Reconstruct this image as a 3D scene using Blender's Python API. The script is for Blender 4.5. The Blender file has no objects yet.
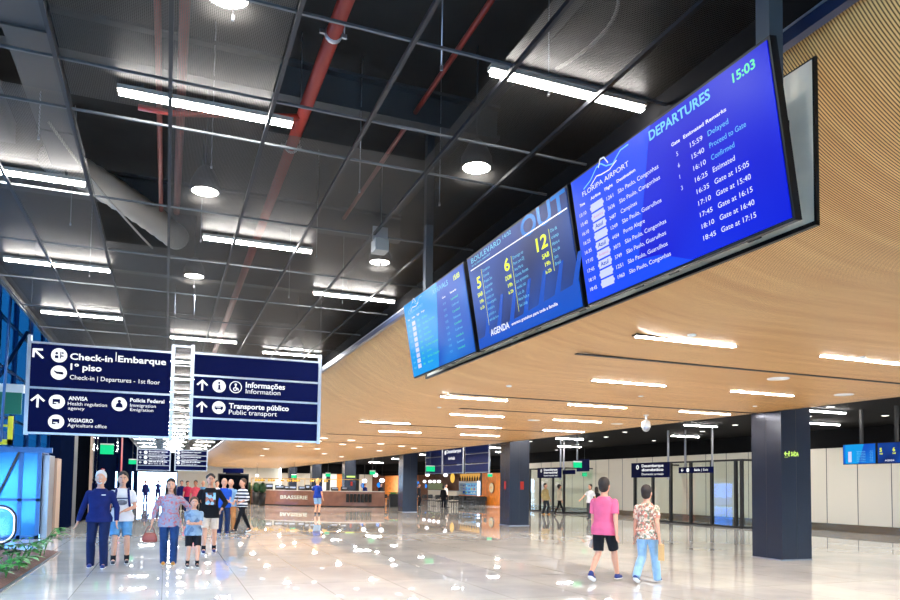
import bpy, bmesh, math, random
from mathutils import Vector, Matrix
random.seed(7)
PI = math.pi
sc = bpy.context.scene
COL = sc.collection
EXPO = 0.85
# ------------------------------------------------------------------ camera
FL = 721.0; YAW = .374416; PIT = .0534885; ROL = .0138865; CY = 447.1; EYE = 1.64
c_, s_ = math.cos, math.sin
FW = Vector((s_(YAW)*c_(PIT), c_(YAW)*c_(PIT), s_(PIT)))
R0 = Vector((c_(YAW), -s_(YAW), 0)); U0 = R0.cross(FW)
RT = R0*c_(ROL) + U0*s_(ROL); UP = -R0*s_(ROL) + U0*c_(ROL)
cam = bpy.data.objects.new('camera', bpy.data.cameras.new('camera'))
COL.objects.link(cam)
mw = Matrix((RT, UP, -FW)).transposed().to_4x4(); mw.translation = Vector((0, 0, EYE))
cam.matrix_world = mw
cam.data.sensor_width = 36; cam.data.lens = FL/900*36
cam.data.shift_y = (CY-300)/900; cam.data.clip_start = .05; cam.data.clip_end = 400
sc.camera = cam

def on(ax, val, u, v):
    d = RT*((u-450)/FL) - UP*((v-CY)/FL) + FW
    o = Vector((0, 0, EYE)); t = (val-o[ax])/d[ax]
    return o + d*t

# ------------------------------------------------------------------ materials
def nodes(name):
    m = bpy.data.materials.new(name); m.use_nodes = True
    nt = m.node_tree; return m, nt, nt.nodes['Principled BSDF']
def pbr(name, col, rough=.5, metal=0, spec=.5, noise=0, nscale=8, bump=0, alpha=1):
    m, nt, b = nodes(name)
    b.inputs['Base Color'].default_value = (*col, 1)
    b.inputs['Roughness'].default_value = rough; b.inputs['Metallic'].default_value = metal
    b.inputs['Specular IOR Level'].default_value = spec
    if noise or bump:
        tc = nt.nodes.new('ShaderNodeTexCoord'); n = nt.nodes.new('ShaderNodeTexNoise')
        n.inputs['Scale'].default_value = nscale; n.inputs['Detail'].default_value = 4
        nt.links.new(tc.outputs['Object'], n.inputs['Vector'])
        if noise:
            r = nt.nodes.new('ShaderNodeValToRGB')
            r.color_ramp.elements[0].color = (*[c*(1-noise) for c in col], 1)
            r.color_ramp.elements[1].color = (*[min(1, c*(1+noise)) for c in col], 1)
            r.color_ramp.elements[0].position = .3; r.color_ramp.elements[1].position = .7
            nt.links.new(n.outputs['Fac'], r.inputs['Fac']); nt.links.new(r.outputs['Color'], b.inputs['Base Color'])
        if bump:
            bp = nt.nodes.new('ShaderNodeBump'); bp.inputs['Strength'].default_value = bump
            nt.links.new(n.outputs['Fac'], bp.inputs['Height']); nt.links.new(bp.outputs['Normal'], b.inputs['Normal'])
    return m
def emis(name, col, k=1.0):
    m, nt, b = nodes(name)
    b.inputs['Base Color'].default_value = (*[c*.1 for c in col], 1); b.inputs['Roughness'].default_value = .25; b.inputs['Specular IOR Level'].default_value = .08
    b.inputs['Emission Color'].default_value = (*col, 1); b.inputs['Emission Strength'].default_value = k/2**EXPO
    return m
def S(r, g, b):   # sRGB 0-255 -> linear
    f = lambda x: (x/255/12.92) if x <= 10 else ((x/255+.055)/1.055)**2.4
    return (f(r), f(g), f(b))
def glassy(name, tint, refl=.12, rough=.02):
    m = bpy.data.materials.new(name); m.use_nodes = True; nt = m.node_tree
    nt.nodes.remove(nt.nodes['Principled BSDF']); out = nt.nodes['Material Output']
    t = nt.nodes.new('ShaderNodeBsdfTransparent'); t.inputs['Color'].default_value = (*tint, 1)
    g = nt.nodes.new('ShaderNodeBsdfGlossy'); g.inputs['Roughness'].default_value = rough
    mx = nt.nodes.new('ShaderNodeMixShader'); fr = nt.nodes.new('ShaderNodeFresnel'); fr.inputs['IOR'].default_value = 1.5
    ad = nt.nodes.new('ShaderNodeMath'); ad.operation = 'ADD'; ad.inputs[1].default_value = refl; ad.use_clamp = True
    ge = nt.nodes.new('ShaderNodeNewGeometry'); iv = nt.nodes.new('ShaderNodeMath'); iv.operation = 'SUBTRACT'; iv.inputs[0].default_value = 1; nt.links.new(ge.outputs['Backfacing'], iv.inputs[1])
    ml = nt.nodes.new('ShaderNodeMath'); ml.operation = 'MULTIPLY'
    nt.links.new(fr.outputs[0], ad.inputs[0]); nt.links.new(ad.outputs[0], ml.inputs[0]); nt.links.new(iv.outputs[0], ml.inputs[1]); nt.links.new(ml.outputs[0], mx.inputs[0])
    nt.links.new(t.outputs[0], mx.inputs[1]); nt.links.new(g.outputs[0], mx.inputs[2])
    nt.links.new(mx.outputs[0], out.inputs[0]); return m

def mat_wood_slats():
    m, nt, b = nodes('slatted wood'); N = nt.nodes.new; L = nt.links.new
    tc = N('ShaderNodeTexCoord'); sx = N('ShaderNodeSeparateXYZ'); L(tc.outputs['Object'], sx.inputs[0])
    def math_(op, a, bv=None, c=None):
        n = N('ShaderNodeMath'); n.operation = op
        for i, x in enumerate((a, bv, c)):
            if x is None: continue
            if hasattr(x, 'links'): L(x, n.inputs[i])
            else: n.inputs[i].default_value = x
        return n.outputs[0]
    pit = .0195
    fr = math_('FRACT', math_('DIVIDE', sx.outputs['Y'], pit))
    gap = math_('LESS_THAN', fr, .38)
    # board-to-board tone: long noise along X in stripes of Y, and fine grain
    mp = N('ShaderNodeMapping'); mp.inputs['Scale'].default_value = (.35, 5, .35); L(tc.outputs['Object'], mp.inputs[0])
    n1 = N('ShaderNodeTexNoise'); n1.inputs['Scale'].default_value = 1.2; n1.inputs['Detail'].default_value = 3; L(mp.outputs[0], n1.inputs['Vector'])
    r = N('ShaderNodeValToRGB'); r.color_ramp.elements[0].position = .3; r.color_ramp.elements[1].position = .7
    r.color_ramp.elements[0].color = (*S(216, 162, 96), 1); r.color_ramp.elements[1].color = (*S(238, 188, 120), 1)
    L(n1.outputs['Fac'], r.inputs[0])
    mx = N('ShaderNodeMix'); mx.data_type = 'RGBA'; L(gap, mx.inputs['Factor']); L(r.outputs[0], mx.inputs[6])
    mx.inputs[7].default_value = (*S(96, 62, 34), 1); L(mx.outputs[2], b.inputs['Base Color'])
    b.inputs['Roughness'].default_value = .45; b.inputs['Specular IOR Level'].default_value = .35
    return m
def mat_floor():
    m, nt, b = nodes('polished stone floor'); N = nt.nodes.new; L = nt.links.new
    tc = N('ShaderNodeTexCoord'); n = N('ShaderNodeTexNoise'); n.inputs['Scale'].default_value = .55; n.inputs['Detail'].default_value = 6; n.inputs['Roughness'].default_value = .6
    L(tc.outputs['Object'], n.inputs['Vector'])
    r = N('ShaderNodeValToRGB'); r.color_ramp.elements[0].position = .35; r.color_ramp.elements[1].position = .68
    r.color_ramp.elements[0].color = (*S(204, 204, 204), 1); r.color_ramp.elements[1].color = (*S(234, 232, 226), 1)
    L(n.outputs['Fac'], r.inputs[0])
    mp = N('ShaderNodeMapping'); mp.inputs['Rotation'].default_value = (0, 0, PI/2); L(tc.outputs['Object'], mp.inputs[0])
    br = N('ShaderNodeTexBrick'); br.inputs['Scale'].default_value = 1; br.inputs['Brick Width'].default_value = 2.4
    br.inputs['Row Height'].default_value = 1.2; br.inputs['Mortar Size'].default_value = .006; br.offset = 0.0
    br.inputs['Color1'].default_value = (1, 1, 1, 1); br.inputs['Color2'].default_value = (.88, .88, .88, 1); br.inputs['Mortar'].default_value = (.55, .53, .5, 1)
    L(mp.outputs[0], br.inputs['Vector'])
    mx = N('ShaderNodeMix'); mx.data_type = 'RGBA'; mx.blend_type = 'MULTIPLY'; mx.inputs['Factor'].default_value = 1
    L(r.outputs[0], mx.inputs[6]); L(br.outputs['Color'], mx.inputs[7]); L(mx.outputs[2], b.inputs['Base Color'])
    b.inputs['Roughness'].default_value = .02; b.inputs['Specular IOR Level'].default_value = .36
    return m
def mat_mesh():
    m, nt, b = nodes('expanded metal mesh'); N = nt.nodes.new; L = nt.links.new
    out = nt.nodes['Material Output']
    b.inputs['Base Color'].default_value = (*S(52, 50, 47), 1); b.inputs['Roughness'].default_value = .45; b.inputs['Metallic'].default_value = .0
    tr = N('ShaderNodeBsdfTransparent'); tl = N('ShaderNodeBsdfTranslucent'); tl.inputs['Color'].default_value = (.16, .155, .15, 1)
    a = N('ShaderNodeMixShader'); a.inputs[0].default_value = .3; L(b.outputs[0], a.inputs[1]); L(tl.outputs[0], a.inputs[2])
    tc = N('ShaderNodeTexCoord'); sx = N('ShaderNodeSeparateXYZ'); L(tc.outputs['Object'], sx.inputs[0])
    def strip(o, p):
        d = N('ShaderNodeMath'); d.operation = 'DIVIDE'; L(o, d.inputs[0]); d.inputs[1].default_value = p
        f = N('ShaderNodeMath'); f.operation = 'FRACT'; L(d.outputs[0], f.inputs[0])
        g = N('ShaderNodeMath'); g.operation = 'LESS_THAN'; L(f.outputs[0], g.inputs[0]); g.inputs[1].default_value = .36; return g.outputs[0]
    mxm = N('ShaderNodeMath'); mxm.operation = 'MAXIMUM'; L(strip(sx.outputs['X'], .014), mxm.inputs[0]); L(strip(sx.outputs['Y'], .018), mxm.inputs[1])
    mx = N('ShaderNodeMixShader'); L(mxm.outputs[0], mx.inputs[0]); L(tr.outputs[0], mx.inputs[1]); L(a.outputs[0], mx.inputs[2])
    L(mx.outputs[0], out.inputs[0]); return m
def mat_cells(name, cols, scale=14):
    m, nt, b = nodes(name); N = nt.nodes.new; L = nt.links.new
    tc = N('ShaderNodeTexCoord'); v = N('ShaderNodeTexVoronoi'); v.inputs['Scale'].default_value = scale; L(tc.outputs['Object'], v.inputs['Vector'])
    sx = N('ShaderNodeSeparateXYZ'); L(v.outputs['Color'], sx.inputs[0])
    r = N('ShaderNodeValToRGB'); r.color_ramp.interpolation = 'CONSTANT'
    el = r.color_ramp.elements
    while len(el) < len(cols): el.new(.5)
    for i, c in enumerate(cols): el[i].position = i/len(cols); el[i].color = (*c, 1)
    L(sx.outputs[0], r.inputs[0]); L(r.outputs[0], b.inputs['Base Color']); b.inputs['Roughness'].default_value = .85; return m
def mat_stripes(name, a, c, pitch, axis='Z'):
    m, nt, b = nodes(name); N = nt.nodes.new; L = nt.links.new
    tc = N('ShaderNodeTexCoord'); sx = N('ShaderNodeSeparateXYZ'); L(tc.outputs['Object'], sx.inputs[0])
    d = N('ShaderNodeMath'); d.operation = 'DIVIDE'; L(sx.outputs[axis], d.inputs[0]); d.inputs[1].default_value = pitch
    f = N('ShaderNodeMath'); f.operation = 'FRACT'; L(d.outputs[0], f.inputs[0])
    g = N('ShaderNodeMath'); g.operation = 'GREATER_THAN'; L(f.outputs[0], g.inputs[0]); g.inputs[1].default_value = .5
    mx = N('ShaderNodeMix'); mx.data_type = 'RGBA'; L(g.outputs[0], mx.inputs['Factor']); mx.inputs[6].default_value = (*a, 1); mx.inputs[7].default_value = (*c, 1)
    L(mx.outputs[2], b.inputs['Base Color']); b.inputs['Roughness'].default_value = .8; return m

TUBE = 105.0
M = dict(
 wood=mat_wood_slats(), floor=mat_floor(), mesh=mat_mesh(),
 slab=pbr('dark ceiling slab', S(40, 38, 36), .9, noise=.25, nscale=1.5),
 steel=pbr('dark grey steel', S(70, 74, 80), .5, .3), rail=pbr('grey ceiling rail', S(96, 100, 104), .4, .6),
 railD=pbr('dark ceiling rail', S(36, 38, 44), .45, .4),
 beam=pbr('grey painted beam', S(60, 64, 68), .6), black=pbr('matt black', S(20, 21, 24), .6), soft=pbr('black bulkhead', S(13, 13, 15), .9, spec=.1),
 duct=pbr('galvanised duct', S(190, 186, 178), .4, .3, bump=.6, nscale=14), red=pbr('red fire pipe', S(140, 46, 34), .4), white=pbr('white paint', S(225, 225, 220), .5),
 lampbody=pbr('lamp housing', S(150, 148, 142), .5), tube=emis('lit tube', (1.0, .95, .90), TUBE), tubeW=emis('lit ceiling slot lamp', (1.0, .95, .93), TUBE),
 spot=emis('lit downlight', (1, .96, .9), 25), spotW=emis('soft lit spot', (1, .96, .9), 5), dimlens=emis('downlight glass', (1, .95, .9), 6),
 column=pbr('graphite column cladding', S(44, 50, 64), .22, .35), navy=pbr('navy sign face', S(3, 10, 54), .6, spec=.05), navy2=pbr('blue sign slat', S(14, 34, 104), .5, spec=.2), navylit=emis('navy lit sign face', S(8, 20, 84), .9),
 alu=pbr('brushed aluminium', S(160, 164, 172), .3, .8), cream=pbr('cream wall panel', S(214, 206, 190), .55), creamS=pbr('screen back panel', S(250, 236, 212), .5, noise=.06, nscale=6),
 bezel=pbr('black bezel', S(10, 10, 12), .4, spec=.2), baseb=pbr('stainless skirting', S(150, 135, 115), .25, .8),
 txt=emis('white lettering', (.95, .97, 1), 1.15), green=emis('green exit face', S(20, 200, 130), 1.3), greenD=pbr('green board', S(16, 110, 84), .5),
 ygreen=emis('yellow green lettering', S(200, 240, 110), 1.6), cream2=pbr('light partition', S(226, 216, 198), .6),
 glass=glassy('clear glass', (.93, .97, .95), .03), blueglass=glassy('blue tinted glass', (.03, .115, .19), .02), paleglass=glassy('pale blue glass', (.5, .74, .93), .02), stripglass=glassy('blue strip glass', (.4, .7, .97), .02), exitglass=glassy('door glass', (.8, .92, 1), .02),
 bluesteel=pbr('blue grey steel', S(60, 100, 150), .35, .4), darkpanel=pbr('dark blue wall panel', S(8, 17, 40), .8, spec=0), blackpanel=pbr('black wall panel', S(6, 8, 14), .8, spec=0),
 yellow=pbr('yellow painted steel', S(225, 215, 40), .5), redsign=emis('red sign face', S(215, 70, 60), .6), soil=pbr('bark mulch', S(112, 84, 76), .95, noise=.5, nscale=30, bump=1),
 leaf=pbr('green leaf', S(60, 150, 60), .45, noise=.3, nscale=5), leafD=pbr('dark green leaf', S(24, 70, 34), .5, noise=.3, nscale=5), stem=pbr('plant stem', S(80, 140, 60), .6),
 counter=pbr('brown clad counter', S(140, 100, 84), .35, noise=.2, nscale=2), countertop=pbr('pale counter top', S(205, 195, 185), .3), orange=pbr('orange wood panel', S(222, 128, 36), .5, noise=.2, nscale=3),
 brown=pbr('brown shop wall', S(112, 68, 40), .6, noise=.3, nscale=2), gold=pbr('brass', S(215, 170, 80), .3, .8), goldlit=emis('warm lit globe', S(255, 200, 90), 1.0), whitelit=emis('white lit globe', (1, .96, 1), 3.0),
 casein=emis('blue lit case interior', S(90, 180, 240), 1.0), shelflit=emis('warm lit shelf back', S(240, 180, 90), .8), bluesign=emis('blue lit round sign', S(20, 130, 235), 1.2),
 concrete=pbr('outdoor paving', S(190, 190, 188), .9), sandwall=pbr('tan post', S(170, 140, 120), .6),
)

# ------------------------------------------------------------------ mesh builder
class MB:
    def __init__(s, off=(0, 0, 0)): s.v = []; s.f = []; s.m = []; s.off = Vector(off); s.cur = 0; s.smooth = []
    def add(s, vs, fs, mi=None, sm=False):
        b = len(s.v); s.v += [Vector(p)-s.off for p in vs]
        for f in fs: s.f.append([i+b for i in f]); s.m.append(s.cur if mi is None else mi); s.smooth.append(sm)
    def box(s, x0, x1, y0, y1, z0, z1, mi=None):
        s.add([(x, y, z) for x in (x0, x1) for y in (y0, y1) for z in (z0, z1)], [(0, 1, 3, 2), (4, 6, 7, 5), (0, 4, 5, 1), (2, 3, 7, 6), (0, 2, 6, 4), (1, 5, 7, 3)], mi)
    def obox(s, c, rx, ry, rz, hx, hy, hz, mi=None):
        c = Vector(c); s.add([c+rx*(hx*a)+ry*(hy*b)+rz*(hz*d) for a in (-1, 1) for b in (-1, 1) for d in (-1, 1)], [(0, 1, 3, 2), (4, 6, 7, 5), (0, 4, 5, 1), (2, 3, 7, 6), (0, 2, 6, 4), (1, 5, 7, 3)], mi)
    def rings(s, rs, mi=None, sm=True, cap=True):
        n = len(rs[0]); vs = [p for r in rs for p in r]; fs = []
        for i in range(len(rs)-1):
            for j in range(n): k = (j+1) % n; fs.append((i*n+j, i*n+k, (i+1)*n+k, (i+1)*n+j))
        if cap: fs.append(tuple(range(n-1, -1, -1))); fs.append(tuple((len(rs)-1)*n+j for j in range(n)))
        s.add(vs, fs, mi, sm)
    def tube(s, pts, r, n=10, mi=None, sm=True):
        pts = [Vector(p) for p in pts]; rr = r if isinstance(r, (list, tuple)) else [r]*len(pts); rs = []; prev = None
        for i, p in enumerate(pts):
            d = (pts[min(i+1, len(pts)-1)]-pts[max(i-1, 0)]).normalized()
            a = Vector((0, 0, 1)) if abs(d.z) < .9 else Vector((1, 0, 0))
            if prev is not None: a = prev
            x = (a-d*a.dot(d)).normalized(); prev = x; y = d.cross(x)
            rs.append([p+(x*c_(2*PI*j/n)+y*s_(2*PI*j/n))*rr[i] for j in range(n)])
        s.rings(rs, mi, sm)
    def cap(s, a, b, ra, rb, n=12):   # capsule with round ends
        a = Vector(a); b = Vector(b); d = (b-a); L = d.length; d = d/L if L > 1e-6 else Vector((0, 0, 1))
        q = Vector((0, 0, 1)) if abs(d.z) < .9 else Vector((1, 0, 0)); x = (q-d*q.dot(d)).normalized(); y = d.cross(x); rs = []
        for p, r, angs in ((a, ra, (-80, -50, -20, 0)), (b, rb, (0, 20, 50, 80))):
            for t in angs:
                t = math.radians(t); rs.append([p+d*(r*s_(t))+(x*c_(2*PI*j/n)+y*s_(2*PI*j/n))*(r*c_(t)) for j in range(n)])
        s.rings(rs)
    def ell(s, c, r, n=16, m=10, R=None, mi=None):
        c = Vector(c); rs = []
        for i in range(m+1):
            t = -PI/2+PI*(i+.02)/(m+.04); ring = []
            for j in range(n):
                p = Vector((r[0]*c_(t)*c_(2*PI*j/n), r[1]*c_(t)*s_(2*PI*j/n), r[2]*s_(t)))
                ring.append(c+(R @ p if R else p))
            rs.append(ring)
        s.rings(rs, mi)
    def elloft(s, secs, n=20, cap=True):   # (z, rx, ry, cx, cy)
        s.rings([[Vector((cx+rx*c_(2*PI*j/n), cy+ry*s_(2*PI*j/n), z)) for j in range(n)] for z, rx, ry, cx, cy in secs], cap=cap)
    def build(s, name, mats, parent=None, **kw):
        me = bpy.data.meshes.new(name); me.from_pydata([tuple(v) for v in s.v], [], s.f)
        if not isinstance(mats, (list, tuple)): mats = [mats]
        for m in mats: me.materials.append(M[m] if isinstance(m, str) else m)
        for p, mi, sm in zip(me.polygons, s.m, s.smooth): p.material_index = mi; p.use_smooth = sm
        bm = bmesh.new(); bm.from_mesh(me); bmesh.ops.recalc_face_normals(bm, faces=bm.faces); bm.to_mesh(me); bm.free()
        o = bpy.data.objects.new(name, me); COL.objects.link(o)
        if parent is not None: o.parent = parent
        else: o.location = s.off
        return o
def tag(o, label=None, cat=None, group=None, kind=None):
    if label: o['label'] = label
    if cat: o['category'] = cat
    if group: o['group'] = group
    if kind: o['kind'] = kind
    return o
def thing(name, loc, label, cat, group=None, rz=0):
    o = bpy.data.objects.new(name, None); COL.objects.link(o); o.location = loc; o.rotation_euler = (0, 0, rz); o.empty_display_size = .1
    return tag(o, label, cat, group)
def struct(name, mb, mat): return tag(mb.build(name, mat), kind='structure')
def dup(root, loc, rz=None, label=None, group=None):
    r = root.copy(); COL.objects.link(r); r.location = loc
    if rz is not None: r.rotation_euler = (0, 0, rz)
    if label: r['label'] = label
    if group: r['group'] = group
    for ch in list(root.children):
        c = ch.copy(); COL.objects.link(c); c.parent = r
        for g in list(ch.children):
            d = g.copy(); COL.objects.link(d); d.parent = c
    return r
# text outlines as mesh data, cached
_tc = {}
def textmesh(st, bold):
    k = (st, bold)
    if k in _tc: return _tc[k]
    cu = bpy.data.curves.new('t', 'FONT'); cu.body = st; cu.size = 1; cu.offset = .022 if bold else 0; cu.resolution_u = 3
    ob = bpy.data.objects.new('t', cu); COL.objects.link(ob)
    dg = bpy.context.evaluated_depsgraph_get(); dg.update()
    ev = ob.evaluated_get(dg); me = ev.to_mesh()
    vs = [v.co.copy() for v in me.vertices]; fs = [tuple(p.vertices) for p in me.polygons]
    ev.to_mesh_clear(); bpy.data.objects.remove(ob); bpy.data.curves.remove(cu)
    xs = [v.x for v in vs] or [0, 1]; _tc[k] = (vs, fs, min(xs), max(xs)); return _tc[k]
class Draw:   # flat printing on a panel: origin, right, up, outward normal
    def __init__(s, O, Rv, Uv, off=(0, 0, 0)):
        s.O = Vector(O); s.R = Vector(Rv).normalized(); s.U = Vector(Uv).normalized(); s.N = s.R.cross(s.U); s.mb = MB(off); s.step = .0025
    def P(s, x, y, l=1): return s.O+s.R*x+s.U*y+s.N*(l*s.step)
    def poly(s, pts, mi=0, l=1): s.mb.add([s.P(x, y, l) for x, y in pts], [tuple(range(len(pts)))], mi)
    def rect(s, x0, y0, x1, y1, mi=0, l=1): s.poly([(x0, y0), (x1, y0), (x1, y1), (x0, y1)], mi, l)
    def disc(s, x, y, r, mi=0, l=1, n=28): s.poly([(x+r*c_(2*PI*i/n), y+r*s_(2*PI*i/n)) for i in range(n)], mi, l)
    def line(s, x0, y0, x1, y1, w, mi=0, l=1):
        d = Vector((x1-x0, y1-y0)).normalized(); q = Vector((-d.y, d.x))*(w/2)
        s.poly([(x0-q.x, y0-q.y), (x1-q.x, y1-q.y), (x1+q.x, y1+q.y), (x0+q.x, y0+q.y)], mi, l)
    def pl(s, pts, w, mi=0, l=1):
        for a, b in zip(pts[:-1], pts[1:]): s.line(*a, *b, w, mi, l)
    def text(s, st, x, y, h, w=None, mi=0, l=1, bold=False, al='l'):   # h = capital height, w = full width
        vs, fs, a, b = textmesh(st, bold); k = h/.73; kx = (w/(b-a)) if w else k; W = (b-a)*kx
        ox = x if al == 'l' else (x-W if al == 'r' else x-W/2)
        s.mb.add([s.P(ox+(v.x-a)*kx, y+v.y*k, l) for v in vs], fs, mi)
    def arrow(s, x, y, L, ang, w, mi=0, l=1):   # tip direction ang (deg), centre x,y
        a = math.radians(ang); d = Vector((c_(a), s_(a))); q = Vector((-d.y, d.x)); t = Vector((x, y))+d*L*.5; b = Vector((x, y))-d*L*.5
        s.line(b.x, b.y, t.x-d.x*w*.3, t.y-d.y*w*.3, w, mi, l)
        for sg in (1, -1):
            e = t-d*L*.48+q*sg*L*.46; s.line(t.x+q.x*sg*-w*.3, t.y+q.y*sg*-w*.3, e.x, e.y, w, mi, l+.2*sg)
    def build(s, name, mats, parent): return s.mb.build(name, mats, parent)

# ================================================================== THE SETTING
Y0, Y1 = -8.0, 93.0
m = MB(); m.box(-8, 32, Y0, Y1, -.2, 0); struct('floor', m, 'floor')
m = MB(); m.box(-60, 80, Y1+.3, 190, -.2, -.02); m.box(-60, -8, -60, Y1+.3, -.2, -.02); m.box(-8, 80, -60, Y0, -.2, -.02); struct('floor_outside', m, 'concrete')
m = MB(); m.box(-2.72, 32, Y0, Y1, 6.7, 6.9); struct('ceiling_slab', m, 'slab'); m = MB(); m.box(-7.2, -2.72, Y0, Y1, 15, 15.2); struct('ceiling_atrium', m, 'slab'); m = MB(); m.box(-2.74, -2.7, Y0, Y1, 5.2, 15); struct('wall_atrium', m, 'slab')
m = MB(); m.box(13.3, 27, Y0, Y1, 4.2, 4.3); struct('ceiling_right', m, 'soft')
# perforated metal ceiling with an opening beside the red pipe
m = MB(); XL, XE = -2.66, 3.9
xs = [-2.66, -1.72, -.9, -.07, .76, 1.6, 2.43, 3.25, 3.9]; ys = [Y0, 1, 3, 4.95, 7.05]+[7.05+2.1*i for i in range(1, 41)]+[Y1]
for i in range(len(xs)-1):
    for j in range(len(ys)-1):
        if (i in (4, 5) and j in (1, 2, 3)) or (i in (0, 1) and j in (3,)) or (i == 2 and j in (4, 5)): continue
        if i == 3 and j == 3: pass
        m.add([(xs[i], ys[j], 5.07), (xs[i+1], ys[j], 5.07), (xs[i+1], ys[j+1], 5.07), (xs[i], ys[j+1], 5.07)], [(0, 1, 2, 3)])
struct('ceiling', m, 'mesh')
n = 0
for i, x in enumerate(xs[:-1]):
    n += 1; m = MB(); w = .016; m.box(x-w, x+w, Y0, Y1, 4.895, 4.93); struct('trim_%d' % n, m, 'railD')
for y in [6.22]+ys[1:-1]:
    n += 1; m = MB(); m.box(XL, XE, y-.011, y+.011, 4.93, 4.95); struct('trim_%d' % n, m, 'rail')
n += 1; m = MB(); m.box(XL-.05, XL, Y0, Y1, 4.98, 5.2); struct('trim_%d' % n, m, 'steel')
# curved slatted wood ceiling
prof = [(3.37, 4.33), (3.44, 4.26), (3.54, 4.17), (3.71, 4.05), (3.91, 3.925), (4.16, 3.80), (4.48, 3.69), (4.93, 3.58), (5.4, 3.52), (5.94, 3.50), (13.3, 3.50)]
def smoothp(p, k=3):
    for _ in range(k):
        q = [p[0]]
        for a, b in zip(p[:-1], p[1:]): q += [(a[0]*.75+b[0]*.25, a[1]*.75+b[1]*.25), (a[0]*.25+b[0]*.75, a[1]*.25+b[1]*.75)]
        p = q+[p[-1]]
    return p
pf = smoothp(prof, 2); WE = 91.0
m = MB(); vs = []; fs = []
for x, z in pf: vs += [(x, Y0, z), (x, WE, z)]
k = len(pf)
for x, z in pf: vs += [(x+.01, Y0, z+.02), (x+.01, WE, z+.02)]
for i in range(k-1): fs += [(2*i, 2*i+2, 2*i+3, 2*i+1), (2*k+2*i, 2*k+2*i+1, 2*k+2*i+3, 2*k+2*i+2)]
fs += [(0, 1, 2*k+1, 2*k), (2*k-2, 4*k-2, 4*k-1, 2*k-1)]
m.add(vs, fs, 0, True); o = struct('ceiling_wood', m, 'wood')
m = MB(); m.box(3.30, 3.36, Y0, WE, 4.255, 4.335); struct('trim_200', m, pbr('navy edge trim', S(30, 44, 74), .3, .5))
m = MB(); m.box(3.295, 3.365, Y0, WE, 4.335, 4.35); struct('trim_201', m, 'alu')
m = MB(); m.box(3.9, 4.0, Y0, Y1, 4.2, 6.7); struct('wall_bulkhead', m, 'soft')
m = MB(); m.box(13.2, 13.3, Y0, WE, 3.64, 4.2); struct('wall_soffit', m, 'soft')
for i, (y, x0) in enumerate(((8.62, 5.25), (13.5, 5.27), (15.95, 6.5), (21.3, 5.6), (26.5, 5.5), (31.6, 4.6))):
    m = MB(); m.box(x0, 13.29, y-.035, y+.035, 3.488, 3.502); struct('trim_%d' % (210+i), m, 'black')
# outer walls
def wallbox(name, mat, *b): m = MB(); m.box(*b); return struct(name, m, mat)
for i in range(10):
    wallbox('window_%d' % (60+i), 'exitglass', -8+4*i+.06, -4+4*i-.06, Y0-.12, Y0-.1, .1, 2.8)  # unseen windows added behind the camera to let in frontal daylight
    wallbox('trim_%d' % (370+i), 'steel', -8+4*i-.06, -8+4*i+.06, Y0-.2, Y0, 0, 6.7)
wallbox('wall_back', 'cream2', -8, 32, Y0-.2, Y0, 2.8, 15)
wallbox('wall_right', 'cream', 25.7, 25.9, Y0, 49.2, 0, 3.42)
wallbox('wall_right_upper', 'soft', 25.75, 25.9, Y0, Y1, 3.42, 4.3)
wallbox('baseboard_right', 'baseb', 25.66, 25.7, Y0, 49.2, 0, .3)
for i, y in enumerate([19.4+1.45*k_ for k_ in range(-4, 20)]):
    wallbox('trim_%d' % (230+i), 'steel', 25.69, 25.7, y-.012, y+.012, .3, 3.42)
wallbox('wall_end', 'cream', 1.3, 13.4, Y1, Y1+.2, 0, 6.7)
wallbox('wall_end_upper', 'soft', 13.4, 27, Y1-1.2, Y1-1, 2.95, 4.3)
wallbox('wall_door_head', 'darkpanel', -3.3, 1.3, Y1, Y1+.2, 2.75, 6.7)
wallbox('wall_end_left', 'darkpanel', -8, -3.2, Y1, Y1+.2, 0, 15)
# entrance doors at the far end
for i, x in enumerate((-3.2, -1.75, -.25, 1.25)): wallbox('door_frame_%d' % (i+1), 'bluesteel', x-.05, x+.05, Y1-.02, Y1+.1, 0, 2.75)
for i, x in enumerate((-3.15, -1.7, -.2)): wallbox('door_%d' % (i+1), 'exitglass', x, x+1.4, Y1+.03, Y1+.05, 0, 2.7)
# shop fronts at the far end of the right bay
def on_y(Y, u): return on(1, Y, u, 490).x
segs = [(281, 292, 'cream2'), (292, 311, 'cream'), (311, 322, 'darkpanel'), (322, 326, 'white'), (326, 330, 'black'), (330, 336.5, 'white'), (336.5, 345, 'orange'), (345, 359, 'black'), (359, 372, 'cream2'), (372, 385, 'brown'), (385, 402, 'orange'), (402, 425, 'brown')]
for i, (a, b, mt) in enumerate(segs): wallbox('wall_shopfront_%d' % i, mt, on_y(92, a), on_y(92, b), 92, 92.2, 0, 4.3)
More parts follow.
